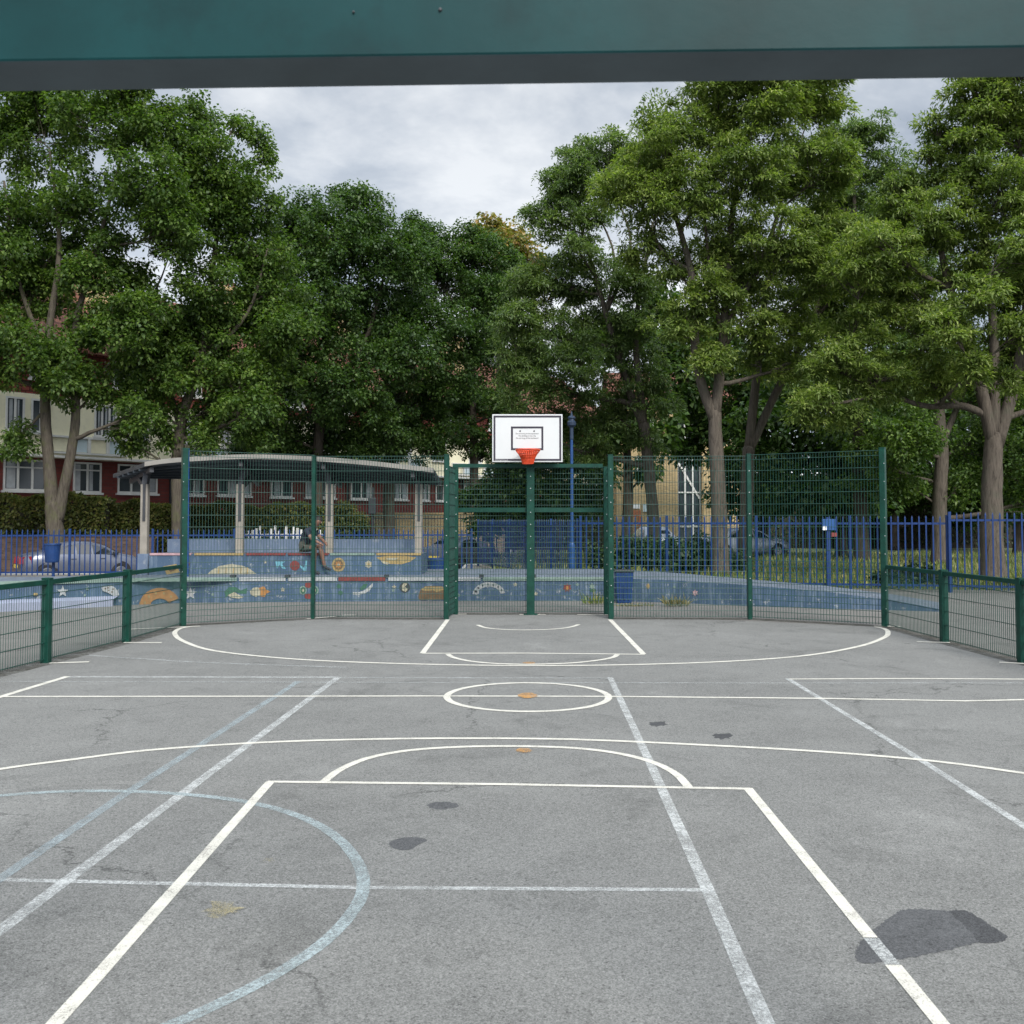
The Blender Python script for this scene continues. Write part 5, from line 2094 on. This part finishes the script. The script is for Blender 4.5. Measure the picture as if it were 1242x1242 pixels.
tree('yellowing_tree', 'sparse tree with yellow brown leaves showing above the dark trees in the middle', 60,
     [[(605, 660, .3), (606, 480, .22), (604, 360, .12), (598, 275, .03)]],
     [(590, 280, 18), (607, 298, 26), (630, 310, 26), (572, 290, 14), (642, 340, 26), (612, 335, 26), (622, 285, 16), (598, 268, 8), (650, 320, 14)], 'autumn', 'dark', seed=6, dens=1.0, clump=.55, per=34, leafL=.26, leafW=.2)
# right side
tree('ash_tree', 'ash tree with slim curved trunk right of the goal, crown over the backboard', 38,
     [[(797, 690, .25), (790, 600, .22), (781, 515, .21)], [(781, 515, .19), (762, 470, .15), (735, 380, .1), (700, 260, .04)], [(781, 515, .15), (771, 400, .11), (792, 270, .05)], [(735, 380, .07), (765, 300, .05), (745, 230, .03)], [(735, 380, .06), (745, 310, .04), (715, 240, .03)]],
     [(692, 215, 34), (735, 190, 36), (668, 262, 30), (700, 300, 34), (655, 340, 36), (655, 400, 44), (710, 385, 40), (640, 465, 40), (700, 450, 50), (760, 440, 44), (745, 500, 38), (690, 505, 36), (660, 530, 28), (720, 545, 26), (780, 540, 22), (790, 480, 30), (770, 390, 34), (630, 520, 30), (648, 262, 16), (672, 210, 14), (715, 255, 30), (760, 200, 30), (745, 340, 30), (690, 345, 34), (775, 345, 26), (625, 440, 30), (640, 345, 28), (622, 395, 32), (680, 230, 28), (700, 190, 24)], 'ashblue', 'grey', 'tuft', seed=7, dens=1.15, clump=.56, per=165, leafL=.165, leafW=.052)
tree('ash_tree', 'large ash tree with thick pale forked trunk behind the mesh fence right of the goal', 31,
     [[(874, 692, .26), (872, 610, .235), (868, 540, .215), (867, 500, .19)], [(867, 512, .17), (845, 440, .14), (838, 330, .11), (800, 200, .04)], [(867, 510, .17), (878, 400, .14), (886, 280, .1), (905, 150, .04)], [(878, 400, .1), (930, 300, .07), (965, 180, .03)], [(838, 330, .08), (800, 300, .05), (770, 230, .03)], [(878, 420, .08), (860, 320, .06), (850, 200, .03)]],
     [(812, 185, 44), (870, 145, 50), (930, 125, 50), (985, 125, 34), (845, 235, 46), (915, 210, 60), (975, 205, 50), (795, 250, 36), (880, 300, 50), (945, 300, 54), (1000, 280, 40), (760, 215, 36), (835, 390, 40), (905, 385, 40), (770, 300, 26), (960, 380, 40), (930, 70, 55), (870, 90, 45), (985, 75, 45), (1000, 130, 22), (800, 150, 30), (740, 235, 22), (955, 440, 26), (785, 205, 36), (900, 330, 40), (815, 320, 30), (865, 350, 34), (920, 430, 30), (850, 430, 26), (1000, 200, 40), (1000, 330, 36)], 'ash', 'grey', 'tuft', seed=8, dens=1.25, clump=.5, per=170, leafL=.155, leafW=.05)
tree('ash_tree', 'ash tree with two stems leaning apart behind the second mesh fence post', 34,
     [[(903, 690, .24), (905, 620, .22), (908, 545, .2)], [(908, 545, .16), (916, 470, .14), (930, 350, .1), (952, 250, .04)], [(909, 545, .15), (942, 475, .13), (985, 390, .1), (1012, 300, .05)], [(985, 390, .06), (1030, 340, .04)]],
     [(1000, 370, 44), (955, 415, 36), (1010, 320, 42), (960, 330, 40), (1035, 380, 36), (1010, 430, 34), (920, 440, 24), (1050, 320, 34)], 'ash', 'grey', 'tuft', seed=9, dens=1.15, clump=.5, per=160, leafL=.155, leafW=.05)
tree('ash_tree', 'bluish green tree crown rising behind the gap in the right hand trees', 44,
     [[(1045, 660, .3), (1042, 560, .26), (1038, 400, .18), (1036, 220, .06)]],
     [(1030, 175, 34), (1055, 160, 26), (1075, 205, 32), (1030, 235, 46), (1075, 265, 40), (1030, 300, 46), (1080, 320, 44), (1010, 160, 18), (1050, 380, 50), (1100, 380, 44), (1000, 480, 50), (1075, 460, 50), (1098, 245, 36), (1115, 320, 44), (1000, 250, 36)], 'ashblue', 'dark', 'tuft', seed=10, dens=1.3, clump=.6, per=100, leafL=.20, leafW=.065)
tree('ash_tree', 'big ash tree with thick grey trunk and low spreading limbs at far right', 28.5,
     [[(1204, 686, .32), (1203, 620, .285), (1204, 560, .26), (1206, 530, .22)], [(1205, 540, .18), (1182, 440, .16), (1152, 350, .11), (1130, 250, .05)], [(1208, 542, .19), (1236, 440, .15), (1250, 300, .12), (1232, 150, .05)], [(1206, 535, .16), (1205, 400, .12), (1190, 250, .06)],
      [(1200, 505, .11), (1165, 492, .1), (1120, 492, .08), (1060, 470, .04)], [(1165, 492, .06), (1140, 475, .05), (1110, 440, .03)], [(1212, 510, .1), (1245, 498, .07), (1280, 480, .05)]],
     [(1195, 150, 50), (1250, 170, 60), (1150, 175, 24), (1135, 150, 13), (1125, 190, 10), (1215, 235, 56), (1130, 268, 46), (1165, 215, 36), (1068, 300, 40), (1180, 320, 54), (1250, 340, 60), (1085, 360, 46), (1035, 405, 42), (1100, 225, 26), (1085, 255, 34), (1040, 330, 34), (1130, 400, 50), (1210, 415, 44), (1005, 445, 36), (1062, 455, 42), (1140, 460, 34), (985, 490, 28), (1025, 505, 20), (1250, 445, 40), (1190, 100, 40), (1240, 90, 50), (1290, 260, 70), (1300, 400, 60), (1185, 445, 26, -2.2), (1150, 395, 28, -2.5), (1232, 400, 30, -2.5), (1215, 465, 20, -2.0), (1175, 360, 30, -2.5), (1235, 300, 36, -2.5)], 'ash', 'grey', 'tuft', seed=11, dens=1.15, clump=.46, per=170, leafL=.15, leafW=.05)
# shaded trees behind
GB = 'dark trees in the shade beyond the grass'
tree('shade_tree', 'dark tree with upright trunk in the shade behind the far right corner of the railings', 42,
     [[(1140, 672, .32), (1140, 600, .28), (1142, 540, .26), (1132, 430, .15)], [(1142, 540, .14), (1175, 460, .1)]],
     [(1100, 530, 44), (1180, 535, 46), (1060, 560, 40), (1165, 590, 28), (1235, 550, 46), (1100, 440, 50), (1180, 450, 50), (1240, 470, 50), (1105, 590, 20), (1260, 600, 30)], 'maple', 'grey', seed=12, dens=1.1, clump=.55, per=95, group=GB)
for sd2, (Dz, tx, lab, bl_) in enumerate([
    (50, 1020, 'dense dark tree in the shade between the fence corner and the leaning stems', [(960, 540, 40), (1010, 560, 44), (1050, 590, 36), (985, 600, 34), (940, 590, 30), (1040, 520, 44), (960, 480, 46), (1015, 620, 22), (920, 520, 36)]),
    (56, 925, 'dense dark tree filling the gap behind the two leaning stems', [(900, 560, 40), (860, 520, 40), (930, 600, 34), (880, 600, 26), (830, 460, 44), (890, 470, 50), (940, 460, 44), (830, 540, 24), (800, 420, 36), (860, 410, 44)]),
    (62, 1085, 'dense dark tree deepest in the shade, behind the fence corner post', [(1080, 590, 44), (1130, 570, 50), (1040, 600, 36), (1100, 520, 54), (1160, 620, 26), (1190, 580, 44), (1060, 480, 54), (1150, 490, 54)]),
    (54, 1235, 'dense dark tree at the right edge behind the thick trunk', [(1230, 590, 44), (1190, 560, 44), (1270, 560, 60), (1220, 500, 54), (1290, 480, 70), (1175, 610, 24), (1300, 620, 40)]),
    (47, 760, 'shaded tree between the yellow brick building and the slim curved trunk', [(745, 530, 26), (770, 510, 26), (730, 560, 18), (800, 520, 24), (700, 540, 24), (785, 570, 14), (800, 370, 30), (760, 400, 34), (720, 420, 30)])]):
    tree('shade_tree', lab, Dz, [[(tx, 655, .26), (tx + 2, 580, .22), (tx - 4, 470, .1)]], bl_, 'dark', 'dark', seed=20 + sd2, dens=1.0, clump=.75, per=62, leafL=.27, leafW=.22, group=GB)


def bush(name, label, D, blobs, leaf, seed, per=60, clump=.32, leafL=.13, leafW=.1, group=None, dens=1.0, cat='bush'):
    global nrg
    nrg = np.random.default_rng(seed + 300)
    rng.seed(seed + 77)
    b0_ = at(blobs[0][0], blobs[0][1], D)
    t = thing(name, label, cat, (b0_.x, D, 0), group)
    m = MB()
    Cs, Rs = [], []
    for b in blobs:
        c = at(b[0], b[1], D + (b[3] if len(b) > 3 else 0))
        r = b[2] * D / F
        for k in range(3):
            m.tube(curve3((c.x + rng.uniform(-.2, .2), c.y, 0), c + Vector((rng.uniform(-.3, .3) * r, rng.uniform(-.3, .3) * r, 0)), .1, 4), [.025, .022, .018, .012, .008], 5, cap=False)
        n = max(5, int(15 * dens * (r / clump) ** 1.8 * .6))
        dd = unit_rand(n)
        C = np.array(c)[None] + dd * (nrg.random(n) ** .4)[:, None] * r
        Cs.append(C)
        Rs.append(clump * nrg.uniform(.6, 1.2, n))
    C, Rr_ = np.concatenate(Cs), np.concatenate(Rs)
    k = C[:, 2] > .05
    a = cluster_leaves(C[k], Rr_[k], per, leafL, leafW, 'leaf')
    m.build('stem', M_BARK['dark'], t)
    leaf_mesh('foliage', *a, LEAFM[leaf], t)
    return t


def hedge(label, x0, x1, D, th, z0, z1, seed, leaf='hedge', n=9000):
    global nrg
    nrg = np.random.default_rng(seed + 500)
    X0_, X1_ = (x0 - 621) / F * D, (x1 - 621) / F * D
    t = thing('hedge', label, 'hedge', ((X0_ + X1_) / 2, D, 0), 'clipped hedges beyond the road')
    m = MB()
    m.box(X0_ + .15, X1_ - .15, D + .16, D + th - .16, -.5, z1 - .22)
    m.build('inner_twigs', simple('hedge_twigs', (.03, .028, .018), .95, .4, 6), t)
    pos = np.stack([nrg.uniform(X0_, X1_, n), D + th / 2 + np.where(nrg.random(n) < .55, -1, nrg.uniform(-1, 1, n)) * (th / 2 - nrg.random(n) * .16), nrg.uniform(z0, z1, n)], 1)
    top = nrg.random(n) < .3
    pos[top, 2] = z1 - nrg.random(top.sum()) * .12
    pos[:, 2] += .10 * np.sin(pos[:, 0] * 2.1 + seed) + .06 * np.sin(pos[:, 0] * 5.3) * (pos[:, 2] > z1 - .3)
    d = unit_rand(n) + np.array([0, -.6, .2])
    nr = np.array([0, -.5, .8]) + nrg.normal(size=(n, 3)) * .6
    leaf_mesh('foliage', pos, d, nr, nrg.uniform(.10, .2, n), nrg.uniform(.07, .14, n), nrg.uniform(0, .3, n), LEAFM[leaf], t)


hedge('tall clipped hedge above the garden wall, behind the twin trunks', -150, 127, 40.1, 1.3, .7, 2.72, 1, n=16000)
hedge('clipped hedge above the garden wall, by the left shelter post', 128, 214, 41.0, 1.2, .7, 2.42, 2, n=7000)
hedge('tall overgrown dark hedge far behind the grass and trunks on the right', 868, 1500, 66, 2.2, .2, 4.6, 4, 'ivy', n=26000)
hedge('dark overgrown hedge seen through the gap beside the goal post', 560, 745, 62, 1.6, .2, 3.0, 5, 'ivy', n=7000)
hedge('lower clipped hedge behind the shelter, above the white pickets', 217, 392, 44.6, 1.2, .6, 2.42, 3, n=12000)
bush('bush', 'rounded light green bush left of the slim black post', 46, [(418, 625, 17), (405, 640, 14), (435, 640, 16), (422, 650, 12)], 'hedge', 1)
bush('bush', 'dark leafy shrub mass behind the goal mesh, right of the tall post', 43, [(600, 600, 26), (640, 590, 30), (675, 600, 26), (620, 570, 24), (660, 560, 24), (590, 630, 22), (640, 625, 24), (690, 575, 20), (710, 610, 20), (725, 580, 20), (570, 600, 16)], 'dark', 2, clump=.5, leafL=.2, leafW=.15, per=62, dens=.9)
bush('bush', 'low ivy covered shrub behind the blue bin and railings', 30.5, [(762, 668, 16), (785, 672, 18), (740, 678, 14), (812, 668, 16), (725, 672, 12)], 'ivy', 3, clump=.26, leafL=.11, leafW=.09)
bush('bush', 'low ivy covered shrub at the foot of the thick forked trunk', 32, [(835, 672, 18), (858, 676, 16), (848, 664, 14), (890, 682, 12), (820, 680, 14)], 'ivy', 4, clump=.26, leafL=.11, leafW=.09)
bush('bush', 'small leafy shrub behind the low right side fence', 27.2, [(1105, 694, 10), (1085, 700, 8), (1125, 697, 10), (1062, 700, 7), (1145, 700, 7)], 'ivy', 5, clump=.2, leafL=.1, leafW=.07)

# ------------------------------------------------------------------ grass and weeds
LEAFM['grass'] = leaf_mat('grass_blade', [(0, (.085, .13, .036)), (.4, (.13, .175, .05)), (.75, (.19, .20, .075)), (1, (.34, .28, .14))], .3)
LEAFM['straw'] = leaf_mat('straw_blade', [(0, (.14, .13, .06)), (.5, (.22, .19, .10)), (1, (.28, .24, .13))], .2)
nrg = np.random.default_rng(77)
n = 34000
yy = 25.6 + 30 * nrg.random(n) ** 1.8
xx = nrg.uniform(-.02, .62, n) * yy
ok = yy > 27.8 - (xx - 2) * .155
xx, yy = xx[ok], yy[ok]
n = len(xx)
hgt = nrg.uniform(.10, .34, n) * (1 + .5 * np.sin(xx * 1.3) * np.sin(yy * .9))
d = unit_rand(n) * .35 + np.array([0, 0, 1.0])
nr = np.stack([nrg.normal(size=n), -np.abs(nrg.normal(size=n)), np.full(n, .2)], 1)
go = leaf_mesh('long_grass', np.stack([xx, yy, np.zeros(n)], 1), d, nr, hgt, nrg.uniform(.02, .05, n), nrg.uniform(0, .3, n), LEAFM['grass'])
tag(go, 'long rough grass growing beyond the blue railings', 'grass', kind='stuff')


def weed(label, px, py, Y, rad, h, leaf, seed, n=160):
    global nrg
    nrg = np.random.default_rng(seed + 900)
    c = at(px, py, Y)
    X = c.x
    a_ = nrg.uniform(0, 2 * math.pi, n)
    r_ = rad * np.sqrt(nrg.random(n))
    pos = np.stack([X + r_ * np.cos(a_), Y + r_ * np.sin(a_) * .4, np.zeros(n)], 1)
    d = np.stack([np.cos(a_) * .45, np.sin(a_) * .45, np.ones(n)], 1) + nrg.normal(size=(n, 3)) * .25
    nr = unit_rand(n) + np.array([0, -1, 0])
    o = leaf_mesh('weed_tuft', pos, d, nr, h * nrg.uniform(.35, 1.1, n), nrg.uniform(.015, .035, n), nrg.uniform(0, .4, n), LEAFM[leaf])
    tag(o, label, 'weed', 'weeds at the foot of the painted wall')


weed('dry straw coloured weed tuft against the wall right of the blue bin', 820, 732, 21.1, .24, .32, 'straw', 1, 90)
weed('flat dry weed litter on the ground below the blue bin', 768, 733, 21.2, .45, .09, 'straw', 2, 110)
weed('green weeds growing against the wall left of the blue bin', 722, 729, 21.6, .25, .42, 'grass', 3, 70)
